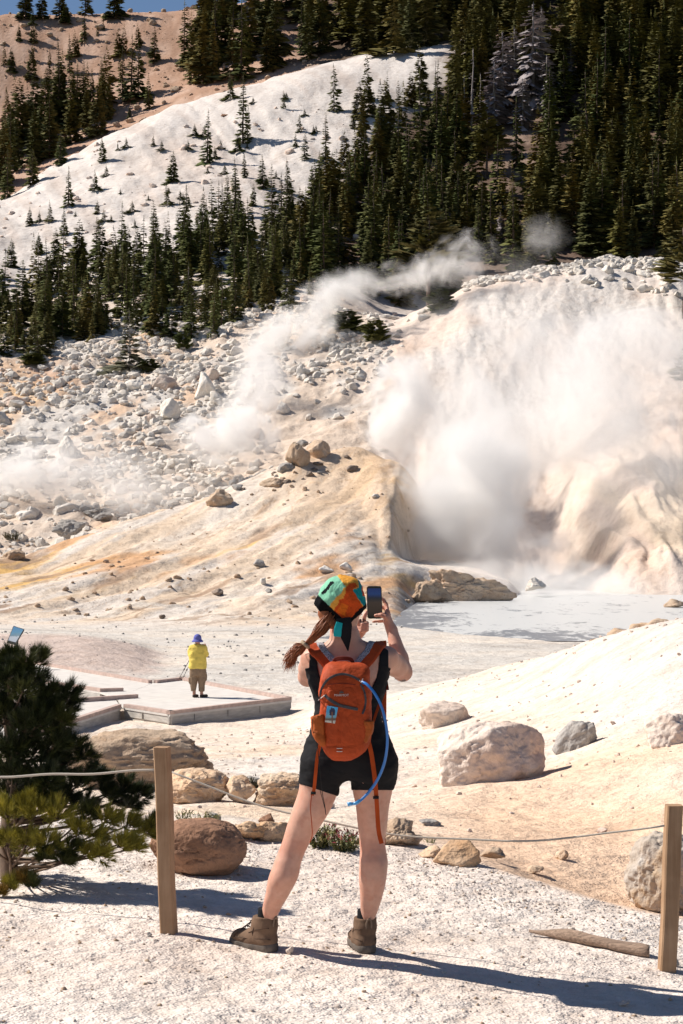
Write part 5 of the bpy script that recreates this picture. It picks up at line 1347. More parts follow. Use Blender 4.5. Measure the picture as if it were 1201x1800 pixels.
# left hand, closed beside the cheek
body.ell(P(636, 1103, 9.165), (.024, .018, .036), .02, .2); body.cap(P(626, 1116, 9.17), P(634, 1108, 9.168), .0235, .022, .015)
body.chain([P(640, 1092, 9.160), P(641, 1084, 9.150), P(643, 1079, 9.150), P(645, 1075, 9.156)], [.0094, .0086, .008, .007])
for k, (a, b) in enumerate(((1095, 0), (1101, 1), (1107, 2))):
    body.chain([P(646, a, 9.16), P(645 - b, a + 1, 9.139), P(638 - b, a + 2, 9.130), P(632 - b, a + 2, 9.140)], [.0092, .0088, .0082, .0074], .005)
body.chain([P(632, 1100, 9.155), P(629, 1094, 9.143), P(633, 1090, 9.138)], [.0115, .0098, .0085], .007)
TAT = [(703, 1200), (706, 1197), (710, 1198), (713, 1195)]
def skin_col(V):
    u, v = uv_of(V[:, 0], V[:, 1], V[:, 2]); c = np.broadcast_to(C(.61, .335, .245), V.shape).copy()
    n = fbm(V[:, 0] * 14, V[:, 1] * 14, V[:, 2] * 14, 3, 5)
    c = lerp(c, C(.62, .375, .285), sstep(-.2, .8, n) * .6)
    n2_ = fbm(V[:, 0] * 45, V[:, 1] * 45, V[:, 2] * 45, 3, 15); c = lerp(c, C(.54, .25, .175), .45 * sstep(.15, .7, n2_)); c = lerp(c, C(.66, .42, .33), .4 * sstep(.2, .8, fbm(V[:, 0] * 28 + 9, V[:, 1] * 28, V[:, 2] * 20, 3, 25)))
    red = np.exp(-((v - 1490) / 16) ** 2) * .5 + np.exp(-((v - 1195) / 14) ** 2) * sstep(690, 700, u) * .5 + .6 * sstep(1100, 1070, v) * sstep(640, 650, u)
    c = lerp(c, C(.50, .22, .155), red)
    br = np.exp(-((v - 1497) / 5) ** 2 - ((u - 655) / 7) ** 2) + np.exp(-((v - 1518) / 6) ** 2 - ((u - 672) / 5) ** 2) + .6 * np.exp(-((v - 1462) / 9) ** 2 - ((u - 637) / 3) ** 2)
    c = lerp(c, C(.36, .20, .18), np.clip(br * .55, 0, 1))
    t = np.zeros(len(V))
    for a, b in zip(TAT[:-1], TAT[1:]):
        d = np.hypot(u - (a[0] + b[0]) / 2, (v - (a[1] + b[1]) / 2)); t = np.maximum(t, 1 - sstep(1.6, 3.0, d))
    t = t * (V[:, 1] < 9.12)
    ring = np.hypot((u - 637) / 1.4, v - 1091); t2 = (1 - sstep(.9, 1.8, np.abs(ring - 2.6))) * (V[:, 1] < 9.16) * (u > 625) * (v > 1080)
    t = np.maximum(t, t2)
    return lerp(c, C(.05, .05, .055), np.clip(t * .85, 0, 1))
hb = body.build("body", M_SKIN, hk, 2, skin_col)
for sgn in (-1, 1):
    e = MB(); V, F = ICO[2]; e.add(face(.083, sgn * .033, .002) + V * .0115, F); e.build("eye", simple("eye_white", (.7, .68, .66), .2), hk, True)

# black one-piece: body surface let out by a few millimetres
g = suit.grid(); u, v = uv_of(*g); y = g[1]
reg = np.maximum(suit.F - .0045 - .0048 * fbm(g[0] * 14 + 8 * g[2], g[1] * 16, g[2] * 30, 3, 8).astype(np.float32), 0 * suit.F - 9)
hem = np.where(u < 611, 1378 + (np.clip(u, 520, 611) - 528) * .33, 1389.0)
hem = np.where((u >= 606) & (u < 618), 1389, hem)
lim = np.maximum((v - hem) / 393, (1139 - v) / 393)
back = y < 8.95
cut = np.where(back, (1 - np.sqrt(((u - 612) / 55) ** 2 + ((v - 1150) / 92) ** 2)) * .12, (1 - np.sqrt(((u - 612) / 34) ** 2 + ((v - 1135) / 40) ** 2)) * .09)
arm = np.maximum((543.5 - u), (u - 683)) / 393 * (v < 1175) - (v >= 1175) * 1.0
reg = np.maximum(np.maximum(reg, lim), np.maximum(cut, arm))
suit.F = reg.astype(np.float32); suit.build("shorts_suit", M_BLACK, hk, 1)

# boots
def boot(heel, d, parent_name, wide=1.0):
    d = np.array([d[0], d[1], 0.0]); d /= np.linalg.norm(d); sd = np.array([d[1], -d[0], 0]); zg = gz(heel[0], heel[1]) - .004
    def L(f, s_, z): return np.array([heel[0], heel[1], 0]) + d * f + sd * s_ + np.array([0, 0, zg + z])
    c = L(.13, 0, .1); up = Field(c - [.2, .2, .11], c + [.2, .2, .11], .0042)
    up.cap(L(.045, 0, .050), L(.13, 0, .050), .041, .044, .01); up.cap(L(.13, 0, .05), L(.215, .004, .042), .044, .038, .02)
    up.cap(L(.055, 0, .06), L(.055, 0, .155), .043, .046, .025); up.cap(L(.10, 0, .07), L(.075, 0, .150), .040, .044, .03); up.cap(L(.21, .004, .042), L(.235, .004, .038), .036, .030, .02)
    up.cap(L(.05, 0, .118), L(.085, 0, .122), .049, .047, .01)
    G = up.grid(); up.F = np.maximum(up.F, (G[2] - zg - .158).astype(np.float32)); up.F = np.maximum(up.F, (zg + .022 - G[2]).astype(np.float32))
    sk = up.copy()
    up.cap(L(.055, 0, .118), L(.08, 0, .165), .0, .0, .001)
    q = Field(c - [.2, .2, .11], c + [.2, .2, .11], .0042); q.cap(L(.058, 0, .14), L(.058, 0, .19), .035, .036, .0)
    up.F = np.maximum(up.F, -q.F)
    bt = up.build("boot", M_BOOT, hk, 1)
    so = Field(c - [.2, .2, .11], c + [.2, .2, .11], .0042)
    so.cap(L(.043, 0, .022), L(.12, 0, .022), .045, .043, .01); so.cap(L(.12, 0, .022), L(.21, .004, .022), .043, .044, .02); so.cap(L(.21, .004, .022), L(.24, .004, .025), .043, .034, .02)
    G = so.grid(); fx = (G[0] - heel[0]) * d[0] + (G[1] - heel[1]) * d[1]
    so.F = np.maximum(so.F, (zg + .0 - G[2] + .003 * np.sign(np.sin(fx * 190))).astype(np.float32)); so.F = np.maximum(so.F, (G[2] - zg - .034 - .012 * np.exp(-((fx - .02) / .05) ** 2) - .010 * np.exp(-((fx - .25) / .03) ** 2)).astype(np.float32))
    so.build("sole", M_SOLE, bt, 1)
    sc = Field(c - [.12, .12, .05], c + [.12, .12, .13], .004); sc.cap(L(.056, 0, .12), L(.058, 0, .195), .040, .037, .0); G = sc.grid(); sc.F = np.maximum(sc.F, (G[2] - zg - .196).astype(np.float32)); sc.build("sock", M_BLACK, bt, 1)
    seam = simple("boot_seam", (.075, .045, .030), .9); mb = MB()
    for sg in (-1, 1):
        for pts in ([(.005, .030, .062), (.04, .046, .066), (.09, .047, .060), (.14, .048, .056), (.20, .043, .052), (.245, .024, .046)], [(.01, .036, .115), (.05, .049, .108), (.09, .047, .098), (.125, .043, .082)], [(.20, .030, .074), (.215, .036, .060), (.225, .036, .046)], [(.09, .046, .062), (.10, .047, .085), (.085, .047, .118)]):
            q_ = spline([L(f, sg * s_, z) for f, s_, z in pts], 16); mb.tube(q_, .0022, 5)
    mb.build("seam", seam, bt, True)
    mb = MB()
    for k in range(5):
        f = .205 - k * .024; z = .078 + k * .016 + (.006 if k > 2 else 0); w = .020
        mb.tube([L(f + .004, -w, z - .004), L(f - .004, 0, z + .009), L(f - .012, w, z - .002)], .0028, 6)
        mb.tube([L(f + .004, w, z - .004), L(f - .004, 0, z + .009), L(f - .012, -w, z - .002)], .0028, 6)
    mb.build("lace", M_LACE, bt, True)
    mb = MB(); mb.ribbon(spline([L(.008, -.008, .10), L(.002, -.012, .135), L(-.002, -.006, .160), L(-.002, .006, .160), L(.002, .012, .135), L(.008, .008, .10)], 20), -d, .008, .004); mb.build("pull_loop", simple("loop_webbing", (.24, .17, .12), .9), bt, False)
    return bt
boot(P(485, 1676, 8.945)[:2], (-.74, .60), "left")
boot(P(649, 1682, 8.955)[:2], (-.26, .95), "right")

# headscarf
sc = Field((-.15, 8.74, 1.42), (.15, 9.08, 1.74), .0042)
SCARF = [(1100, 590, 620, .060, .0), (1090, 578, 632, .075, 0), (1080, 569, 640, .088, 0), (1070, 562, 643, .098, 0), (1060, 557, 643, .104, .0), (1048, 560, 641, .108, .0), (1036, 564, 638, .104, 0), (1025, 570, 633, .090, 0), (1017, 579, 625, .066, 0), (1012.5, 591, 613, .036, 0), (1011.5, 597, 607, .02, 0)]
sc.loft(rows_px(SCARF, 8.905), 0, 2.1); sc.ell(P(563, 1066, 8.87), (.030, .04, .034), .03)
g = sc.grid(); u, v = uv_of(*g)
vb = np.where(u < 590, 1063 + (u - 553) * 1.06, 1102 - np.clip((u - 610) * 1.03, 0, 60)); fr = sstep(8.90, 8.97, g[1]); vlim = vb * (1 - fr) + 1052 * fr
sc.F = np.maximum(sc.F, ((v - vlim) / 393 * .75).astype(np.float32)); sc.F += (.0055 * fbm(g[0] * 26 + g[2] * 18, g[1] * 20, g[2] * 26 - g[0] * 14, 3, 4) - .004 * np.abs(fbm(g[0] * 22 - g[2] * 16, g[1] * 14, g[2] * 12 + g[0] * 12, 2, 41))).astype(np.float32)
def scarf_col(V):
    u, v = uv_of(V[:, 0], V[:, 1], V[:, 2]); c = np.broadcast_to(C(.80, .37, .065), V.shape).copy(); wob = 1.6 * fbm(u / 9, v / 9, oct=2, seed=3); u = u + wob; v = v + wob
    def poly(pts):
        ins = np.zeros(len(u), bool); n = len(pts); j = n - 1
        for i in range(n):
            (xi, yi), (xj, yj) = pts[i], pts[j]; k = ((yi > v) != (yj > v)) & (u < (xj - xi) * (v - yi) / (yj - yi + 1e-9) + xi); ins ^= k; j = i
        return ins
    c[poly([(540, 1060), (556, 1030), (578, 1005), (590, 1008), (607, 1030), (598, 1042), (586, 1055), (578, 1066), (560, 1060)])] = (.25, .58, .40)
    c[poly([(608, 1032), (614, 1024), (623, 1023), (630, 1031), (622, 1037), (637, 1066), (608, 1096), (585, 1073), (598, 1054), (606, 1045)])] = (.62, .085, .018)
    c[poly([(590, 1074), (600, 1060), (612, 1064), (606, 1082)])] = (.75, .16, .02)
    c[poly([(621, 1038), (632, 1034), (628, 1014), (640, 1010), (655, 1050), (655, 1066), (639, 1066)])] = (.015, .27, .29)
    c[poly([(636.5, 1030), (650, 1030), (650, 1050), (638, 1048)])] = (.55, .06, .02)
    c[poly([(563, 1040), (581, 1022), (587, 1022), (587, 1026), (570, 1042), (566, 1044)])] = (.012, .016, .018)
    blk = np.where(u < 608, v > 1045.5 + (u - 559) * .97, v > 1093 - (u - 608) * .96); c[blk] = (.010, .010, .011)
    return c
m = NT("scarf_cloth"); tc = m.n('ShaderNodeTexCoord').outputs['Object']; att = m.n('ShaderNodeVertexColor', layer_name='Col').outputs[0]; m.base(m.mix(1.0, att, m.ramp(m.noise(tc, 500, 2), [(.3, (.82, .82, .82)), (.7, (1.08, 1.08, 1.08))]), 'MULTIPLY')); m.rough(.95); m.b.inputs['Specular IOR Level'].default_value = .04
m.normal(m.bump(m.noise(tc, 30, 5, .6, 1.4), .9, .012)); M_SCARF = m.m
sco = sc.build("headscarf", M_SCARF, hk, 1, scarf_col)
mb = MB(); mb.ribbon(spline([P(604, 1086, 8.795), P(606, 1100, 8.79), P(608, 1116, 8.795), P(610, 1130, 8.80), P(612, 1144, 8.803)], 16), (0.1, -1, .1), np.interp(np.linspace(0, 1, 16), [0, .25, .6, 1], [.062, .066, .045, .004]), .008); mb.build("scarf_tail", M_BLACK, sco)
M_TEAL = fabric("teal_cloth", (.015, .36, .38), 800, .1, .85, .3)
mb = MB(); mb.ribbon(spline([P(597, 1094, 8.785), P(594, 1106, 8.783), P(593, 1119, 8.787)], 10), (-.1, -1, .1), [.028, .030, .032, .033, .034, .034, .035, .035, .034, .032], .006); mb.build("scarf_tail", M_TEAL, sco)

# ponytail
mb = MB(); hr_ = np.random.default_rng(9)
for k in range(340):
    o = hr_.normal(size=3) * np.array([.009, .010, .009]); fan = hr_.normal(size=3) * np.array([.024, .02, .026]); w = hr_.normal(size=3) * .005
    pts = [P(581, 1084, 8.84) + o * 1.1, P(568, 1104, 8.835) + o * 1.0 + w, P(552, 1121, 8.84) + o * .8, P(538, 1133, 8.845) + o * .45, P(525, 1142, 8.85) + o * 1.0 + w, P(514, 1152, 8.86) + fan * .38, P(506 + hr_.uniform(-4, 10), 1163 + hr_.uniform(-6, 12), 8.865) + fan * .45]
    mb.tube(spline(pts, 20), np.interp(np.linspace(0, 1, 20), [0, .75, 1], [.0019, .0017, .0005]), 4)
mb.build("hair", M_HAIR, hk, True)
mb = MB(); t = np.linspace(0, 2 * math.pi, 25); cen = P(537, 1133, 8.845); ax = np.array([.66, .0, .75]); n1_ = np.cross(ax, [0, 1, 0]); n1_ /= np.linalg.norm(n1_); n2_ = np.array([0, 1, 0])
mb.tube(cen + .017 * (np.cos(t)[:, None] * n1_ + np.sin(t)[:, None] * n2_), .008 + .0025 * np.sin(t * 9), 8, cap=False); mb.build("hair_tie", fabric("tan_scrunchie", (.42, .32, .22)), hk, True)
# hair at the nape under the scarf
nh = Field((-.12, 8.76, 1.40), (.1, 8.96, 1.56), .004); nh.cap(P(578, 1092, 8.85), P(572, 1078, 8.86), .030, .034, .01); nh.cap(P(586, 1098, 8.845), P(578, 1092, 8.85), .018, .028, .02); nh.build("hair", M_HAIR, hk, 1)

# ------------------------------------------------------------------ phone
PY = 9.186
ph = empty("phone", P(657.5, 1058, PY), "black smartphone in the hiker's raised hand, screen showing blue sky over dark ground", "phone")
c4 = [P(644.5, 1029.5, PY), P(671, 1030.5, PY), P(672.5, 1087, PY), P(646, 1088, PY)]
ex = (c4[1] - c4[0] + c4[2] - c4[3]) / 2; ez = (c4[0] - c4[3] + c4[1] - c4[2]) / 2; cen = sum(c4) / 4; hw = np.linalg.norm(ex) / 2; hh = np.linalg.norm(ez) / 2; ex /= np.linalg.norm(ex); ez /= np.linalg.norm(ez); nrm = np.cross(ex, ez)
def rrect(w, h, r, y, n=6):
    out = []
    for cx, cz, a0 in ((w - r, h - r, 0), (-w + r, h - r, 90), (-w + r, -h + r, 180), (w - r, -h + r, 270)):
        for k in range(n): a = math.radians(a0 + 90 * k / (n - 1)); out.append(cen + ex * (cx + r * math.cos(a)) + ez * (cz + r * math.sin(a)) + nrm * y)
    return out
def slab(name, w, h, r, y0, y1, mat, par):
    mb = MB(); a = rrect(w, h, r, y0); b = rrect(w, h, r, y1); n = len(a)
    mb.add(a + b, [list(range(n))[::-1], list(range(n, 2 * n))] + [[i, (i + 1) % n, n + (i + 1) % n, n + i] for i in range(n)]); return mb.build(name, mat, par)
slab("case", hw, hh, .011, -.0045, .0035, simple("phone_case", (.30, .25, .22), .5), ph)
slab("bezel", hw - .0015, hh - .0015, .010, .0036, .0046, simple("phone_glass", (.008, .008, .008), .12, spec=.5), ph)
m = NT("phone_screen"); tc = m.n('ShaderNodeTexCoord').outputs['Generated']; sx = m.n('ShaderNodeSeparateXYZ'); m.l(tc, sx.inputs[0])
pic = m.ramp(m.math('ADD', sx.outputs[2], m.math('MULTIPLY', m.math('SUBTRACT', m.noise(tc, 5, 4), .5), .06)), [(0.0, (.012, .006, .005)), (.2, (.03, .017, .013)), (.5, (.040, .024, .02)), (.62, (.012, .012, .02)), (.68, (.006, .010, .035)), (.80, (.006, .03, .13)), (.94, (.004, .02, .11))])
m.base((0.004, 0.004, 0.004)); m.l(pic, m.b.inputs['Emission Color']); m.b.inputs['Emission Strength'].default_value = .55; m.rough(.12)
slab("screen", hw - .0045, hh - .011, .002, .0048, .0052, m.m, ph)

# ------------------------------------------------------------------ backpack
bp = empty("backpack", P(606, 1336, 8.70), "orange daypack with blue drinking hose worn on the hiker's back", "backpack")
pk = Field((-.16, 8.54, .84), (.17, 8.86, 1.36), .0042)
PK = [(1163, 583, 631, .02, .02), (1168, 574, 642, .045, .01), (1178, 567, 648, .065, .005), (1195, 562, 651, .083, 0), (1220, 561, 652, .093, 0), (1250, 562, 653, .097, 0), (1280, 563, 653, .097, 0), (1305, 565, 650, .097, 0), (1318, 569, 643, .09, 0), (1328, 576, 632, .076, 0), (1335, 584, 618, .055, .01)]
pk.loft(rows_px(PK, 8.705), 0, 3.0)
G = pk.grid()
pk.F += (.0060 * fbm(G[0] * 17 + 3 * G[2], G[1] * 16, G[2] * 19, 4, 6)).astype(np.float32)
main = pk.build("main_bag", M_PACK, bp, 2)
fp = Field((-.14, 8.54, .86), (.13, 8.76, 1.30), .0042)
FP_ = [(1203, 588, 622, .03, .0), (1208, 580, 629, .04, 0), (1218, 573, 634, .046, 0), (1240, 571, 635, .05, 0), (1280, 571, 634, .052, 0), (1310, 572, 632, .05, 0), (1322, 575, 628, .044, 0), (1330, 581, 621, .03, 0)]
fp.loft(rows_px(FP_, 8.655), 0, 3.2); G = fp.grid(); u, v = uv_of(*G)
fp.F += (.0055 * fbm(G[0] * 24 + 6 * G[2], G[1] * 22, G[2] * 17 - 7 * G[0], 4, 16) + .006 * np.exp(-((u - 597.5) / 1.8) ** 2) * (v > 1250) * (v < 1318) + .004 * np.exp(-((v - 1311) / 1.6) ** 2)).astype(np.float32)
fp.build("front_pocket", M_PACK, bp, 1)
for rows in ([(1252, 548, 572, .050, 0), (1262, 547, 573, .056, 0), (1285, 548, 573, .056, 0), (1300, 555, 575, .05, 0), (1309, 563, 576, .035, 0)], [(1254, 633, 656, .050, 0), (1264, 632, 657, .056, 0), (1285, 632, 656, .056, 0), (1298, 632, 651, .05, 0), (1307, 632, 644, .035, 0)]):
    sp = Field((-.16, 8.58, .9), (.17, 8.78, 1.15), .0042); sp.loft(rows_px(rows, 8.675), 0, 2.6); G = sp.grid(); u, v = uv_of(*G); lft = rows[0][1] < 600
    sp.F = np.maximum(sp.F, ((1257 + (u - 560) * (-.25 if lft else .12) - v) / 400).astype(np.float32)) + (.006 * fbm(G[0] * 28, G[1] * 25, G[2] * 20 + G[0] * 12, 3, 26)).astype(np.float32)
    sp.build("side_pocket", M_PACK2, bp, 1)
def on_pack(pts, off=.003, fld=None):
    out = []
    for u, v in pts:
        y = 8.60
        for _ in range(3):
            p = P(u, v, y); ys = [q for q in (pk.front(p[0], p[2]), fp.front(p[0], p[2]) if abs(p[0]) < .13 and .86 < p[2] < 1.3 else None) if q is not None]
            if ys: y = min(ys)
        out.append(P(u, v, y - off))
    return np.array(out)
def strip(name, pts, w, th, mat, n=30, off=.003, par=None):
    mb = MB(); q = on_pack([tuple(a) for a in spline([(a, b, 0) for a, b in pts], n)[:, :2]], off)
    q[1:-1] = (q[:-2] + 2 * q[1:-1] + q[2:]) / 4
    mb.ribbon(q, (0, -1, 0), w, th); return mb.build(name, mat, par or bp)
strip("main_zip", [(563, 1228), (565, 1212), (575, 1196), (590, 1187), (605, 1185), (620, 1189), (632, 1196)], .010, .004, M_ZIP, 36)
strip("main_zip", [(634, 1203), (640, 1214), (643, 1230), (641, 1246), (637, 1255)], .009, .004, M_ZIP)
strip("pocket_zip", [(571, 1222), (580, 1230), (595, 1239), (610, 1243), (629, 1247)], .013, .005, M_ZIP)
for pts in ([(571, 1222), (566, 1226), (560, 1231)], [(632, 1196), (636, 1200), (638, 1193)]):
    strip("zip_puller", pts, .004, .004, M_LIGHT, 8, .006)
strip("seam", [(575, 1204), (590, 1202), (610, 1202), (625, 1204)], .003, .002, M_PACKD, 20, .002)
# patch with a small picture
m = NT("patch_print"); tc = m.n('ShaderNodeTexCoord').outputs['Generated']; sx = m.n('ShaderNodeSeparateXYZ'); m.l(tc, sx.inputs[0])
wn_ = m.math('MULTIPLY', m.math('SUBTRACT', m.noise(tc, 9, 3), .5), .35)
bg = m.ramp(m.math('ADD', sx.outputs[2], m.math('MULTIPLY', wn_, .4)), [(0, (.62, .58, .48)), (.14, (.60, .58, .50)), (.2, (.16, .09, .07)), (.30, (.16, .16, .12)), (.36, (.20, .42, .52)), (.75, (.06, .36, .66)), (1, (.10, .42, .72))])
dx = m.math('SUBTRACT', sx.outputs[0], .55); dz = m.math('SUBTRACT', sx.outputs[2], .66)
rad = m.math('SQRT', m.math('ADD', m.math('MULTIPLY', dx, dx), m.math('MULTIPLY', dz, dz)))
blob = m.math('LESS_THAN', m.math('ADD', rad, wn_), .22)
stem = m.math('MULTIPLY', m.math('LESS_THAN', m.math('ABSOLUTE', dx), .05), m.math('LESS_THAN', dz, 0.0))
m.base(m.mix(stem, m.mix(blob, bg, (.03, .03, .07)), (.22, .09, .05))); m.rough(.7)
q = on_pack([(575, 1240), (594.5, 1243.5), (589, 1272), (571.5, 1268)], .0045); q[:, 1] = q[:, 1].min() - .001 + 0.0 * q[:, 1]
mb = MB(); mb.add(list(q) + [p + np.array([0, .004, 0]) for p in q], [[0, 3, 2, 1], [4, 5, 6, 7], [0, 1, 5, 4], [1, 2, 6, 5], [2, 3, 7, 6], [3, 0, 4, 7]]); mb.build("patch", m.m, bp)
# maker's name and emblem
cu = bpy.data.curves.new("lettering", 'FONT'); cu.body = "MARMOT"; cu.size = .0145; cu.align_x = 'CENTER'; cu.space_character = 1.05; cu.extrude = .0003
to = bpy.data.objects.new("lettering", cu); COL.objects.link(to); dg = bpy.context.evaluated_depsgraph_get(); me = bpy.data.meshes.new_from_object(to.evaluated_get(dg)); bpy.data.objects.remove(to)
me.materials.clear(); me.materials.append(M_LIGHT); lp = on_pack([(600.5, 1224)], .0028)[0]
lt = obj("lettering", me, bp); lt.matrix_basis = Matrix.Translation(lp) @ Matrix.Rotation(math.radians(90), 4, 'X')
lt.matrix_parent_inverse = bp.matrix_basis.inverted()
ep = on_pack([(600.5, 1216)], .0026)[0]; s_ = .0022 * 1.2; mb = MB()
em = [(-4, -2.4), (-2.2, 1.2), (-1, -.4), (0, 2.4), (1, -.4), (2.2, 1.2), (4, -2.4)]
mb.add([ep + np.array([a * s_, 0, b * s_]) for a, b in em] + [ep + np.array([a * s_, .002, b * s_]) for a, b in em], [list(range(7))[::-1]] + [list(range(7, 14))] + [[i, (i + 1) % 7, 7 + (i + 1) % 7, 7 + i] for i in range(7)]); mb.build("emblem", M_GREYP, bp)
for vv in (1315.5, 1321): strip("reflective_tab", [(592, vv), (597, vv + .2), (602, vv)], .0028, .002, M_LIGHT, 6, .003)
# haul handle, shoulder straps with mesh edges
mb = MB(); mb.ribbon(spline([P(586, 1166, 8.73), P(590, 1159, 8.725), P(604, 1157, 8.722), P(617, 1159, 8.725), P(621, 1166, 8.73)], 20), (0, -1, .3), .016, .006); mb.build("haul_handle", M_PACKD, bp)
def over_shoulder(pts, ys, off):
    out = []
    for u, v in pts:
        y = 8.84
        for _ in range(3):
            p = P(u, v, y); f = body.front(p[0], p[2]); y = f if f is not None else y
        out.append(P(u, v, min(y, 8.86) - off))
    for u, y in ys:
        x = (u - U0) / FPX * y; z = body.top(x, y); out.append(np.array([x, y, (z if z else 1.34) + off]))
    return np.array(out)
for back_pts, tops, mback, mtops in (([(584, 1178), (573, 1163), (563, 1150)], [(555, 8.86), (551, 8.90), (551, 8.95), (553, 9.0)], [(589, 1168), (581, 1156), (572, 1146)], [(565, 8.865), (562, 8.90), (562, 8.95)]),
                                     ([(630, 1180), (644, 1165), (655, 1151)], [(664, 8.86), (669, 8.90), (669, 8.95), (667, 9.0)], [(626, 1169), (635, 1157), (645, 1146)], [(652, 8.865), (656, 8.90), (657, 8.95)])):
    a = over_shoulder(back_pts, tops, .010); q = spline(a, 30); N = np.zeros((30, 3)); f = np.linspace(0, 1, 30)[:, None]; N = (1 - f) * np.array([0, -1, .25]) + f * np.array([0, -.1, 1.0])
    mb = MB(); mb.ribbon(q, N, np.interp(np.linspace(0, 1, 30), [0, .3, 1], [.046, .058, .056]), .014); st = mb.build("shoulder_strap", M_PACK, bp)
    a = over_shoulder(mback, mtops, .006); q = spline(a, 26); f = np.linspace(0, 1, 26)[:, None]; mb = MB(); mb.ribbon(q, (1 - f) * np.array([0, -1, .25]) + f * np.array([0, -.1, 1.0]), .028, .012); mb.build("strap_padding", M_MESHPAD, st)
# tension straps at the hips, hanging webbing and cords
def web(name, pts, w, mat=None, n=24, th=.003): mb = MB(); mb.ribbon(spline([P(*p) for p in pts], n), (0, -1, .05), w, th); return mb.build(name, mat or M_WEB, bp)
web("side_strap", [(668, 1235, 8.77), (660, 1258, 8.72), (652, 1282, 8.68)], .012)
web("hip_strap", [(648, 1304, 8.69), (653, 1325, 8.70), (658, 1360, 8.715), (661, 1390, 8.74), (663, 1420, 8.76), (666, 1462, 8.78), (671, 1483, 8.78)], .0195)
mb = MB(); bq = P(661, 1402, 8.742); mb.bar(bq - np.array([.013, 0, 0]), bq + np.array([.013, 0, 0]), .012, .012, bev=.003); mb.build("buckle", M_CORD, bp)
web("hip_strap", [(563, 1308, 8.68), (558, 1330, 8.70), (555, 1360, 8.71), (552, 1388, 8.745), (549, 1398, 8.76)], .015)
mb = MB(); bq = P(551, 1394, 8.75); mb.bar(bq - np.array([.011, 0, 0]), bq + np.array([.011, 0, 0]), .014, .012, bev=.003); mb.build("buckle", M_CORD, bp)
mb = MB(); mb.tube(spline([P(548, 1396, 8.76), P(546, 1420, 8.775), P(548, 1445, 8.78), P(549, 1468, 8.78), P(545, 1481, 8.78)], 20), .0022, 6); mb.build("drawcord", M_WEB, bp)
for pts in ([(562, 1252, 8.66), (550, 1262, 8.63), (551, 1290, 8.63), (558, 1310, 8.66), (562, 1350, 8.70), (567, 1395, 8.735), (571, 1415, 8.76), (573, 1432, 8.765)], [(563, 1390, 8.73), (568, 1408, 8.75), (571, 1420, 8.76)]):
    mb = MB(); mb.tube(spline([P(*p) for p in pts], 30), .0016, 6); mb.build("drawcord", M_CORD, bp)
web("chest_strap_end", [(678, 1195, 8.93), (680, 1205, 8.90), (681, 1213, 8.89)], .016, M_PACKD, 8)
mb = MB(); hs = spline([P(632, 1197, 8.645), P(645, 1203, 8.612), P(659, 1219, 8.60), P(671, 1243, 8.60), P(679, 1275, 8.605), P(681, 1305, 8.62), P(676, 1340, 8.65), P(664, 1370, 8.68), P(648, 1393, 8.70), P(636, 1405, 8.705), P(628, 1411, 8.705)], 60)
mb.tube(hs, .0063, 10); hose = mb.build("drinking_hose", M_HOSE, bp, True)
mb = MB(); mb.tube([P(633, 1407, 8.705), P(626, 1412, 8.705), P(621, 1413, 8.705)], [.0075, .0080, .0065], 10); mb.tube([P(621, 1413, 8.705), P(616, 1413, 8.705), P(611, 1414, 8.705)], [.0065, .0085, .0095], 10); mb.build("bite_valve", M_VALVE, hose, True)

# ------------------------------------------------------------------ visitor in yellow on the deck
YV = 52.6
vz = DZ
vs = empty("person", (P(348, 1224, YV)[0], YV, vz), "visitor in yellow T-shirt, blue sun hat and khaki trousers standing on the viewing deck", "person")
M_YEL = fabric("yellow_cotton", (.74, .57, .13), 300, .06, .85, .3, 12); M_KHA = fabric("khaki_cloth", (.25, .175, .115), 300, .1, .85, .3, 10); M_HATB = fabric("blue_hat_cloth", (.12, .13, .40), 300, .1, .85, .3, 14)
M_SHOE = simple("dark_sandal", (.05, .038, .03), .8)
x0 = P(348, 1224, YV)[0]
def vf(h=.011): return Field((x0 - .42, YV - .35, vz - .03), (x0 + .42, YV + .62, vz + 1.75), h)
bd = vf()
hcv = P(347.5, 1125, YV); bd.ell(hcv, (.078, .095, .11), .02); bd.cap(hcv + [0, .01, -.08], hcv + [0, 0, -.16], .055, .06, .03); bd.ell(hcv + [0, .06, -.05], (.05, .045, .05), .03); bd.cap(hcv + [.01, .1, .0], hcv + [.01, .112, -.03], .009, .013, .01)
bd.loft(rows_px([(1133, 343, 352, .06), (1137, 338, 358, .08), (1150, 336, 359, .13), (1170, 336, 360, .15), (1185, 336, 360, .15)], YV), .02)
for uu, du in ((341.5, 0), (354.5, .0)):
    bd.cap(P(uu, 1182, YV), P(uu, 1202, YV + .02), .085, .06, .03); bd.cap(P(uu, 1202, YV + .02), P(uu, 1220, YV), .055, .040, .02); bd.cap(P(uu, 1220.5, YV), P(uu + 3, 1222.6, YV + .12), .04, .035, .02)
arms = ((P(358.5, 1139, YV), P(363.5, 1152, YV + .10), P(361, 1138.5, YV + .30)), (P(337, 1139, YV), P(334.5, 1153, YV + .12), P(343, 1147, YV + .32)))
for k, (S, E, W) in enumerate(arms):
    bd.cap(S, E, .055, .046, .03); bd.cap(E, W, .046, .028, .02); hd = W + (W - E) / np.linalg.norm(W - E) * .05; bd.ell(hd, (.035, .03, .045), .02)
    for j in range(4): a = hd + np.array([(j - 1.5) * .017, .01, .03]); bd.cap(a, a + np.array([-.012 if k == 0 else .012, .02, .035]), .010, .008, .006)
    bd.cap(hd + np.array([-.03, -.01, 0]), hd + np.array([-.045, .0, .03]), .011, .009, .008)
bd.build("body", M_SKIN, vs, 1, lambda V: np.broadcast_to(C(.46, .24, .165), V.shape))
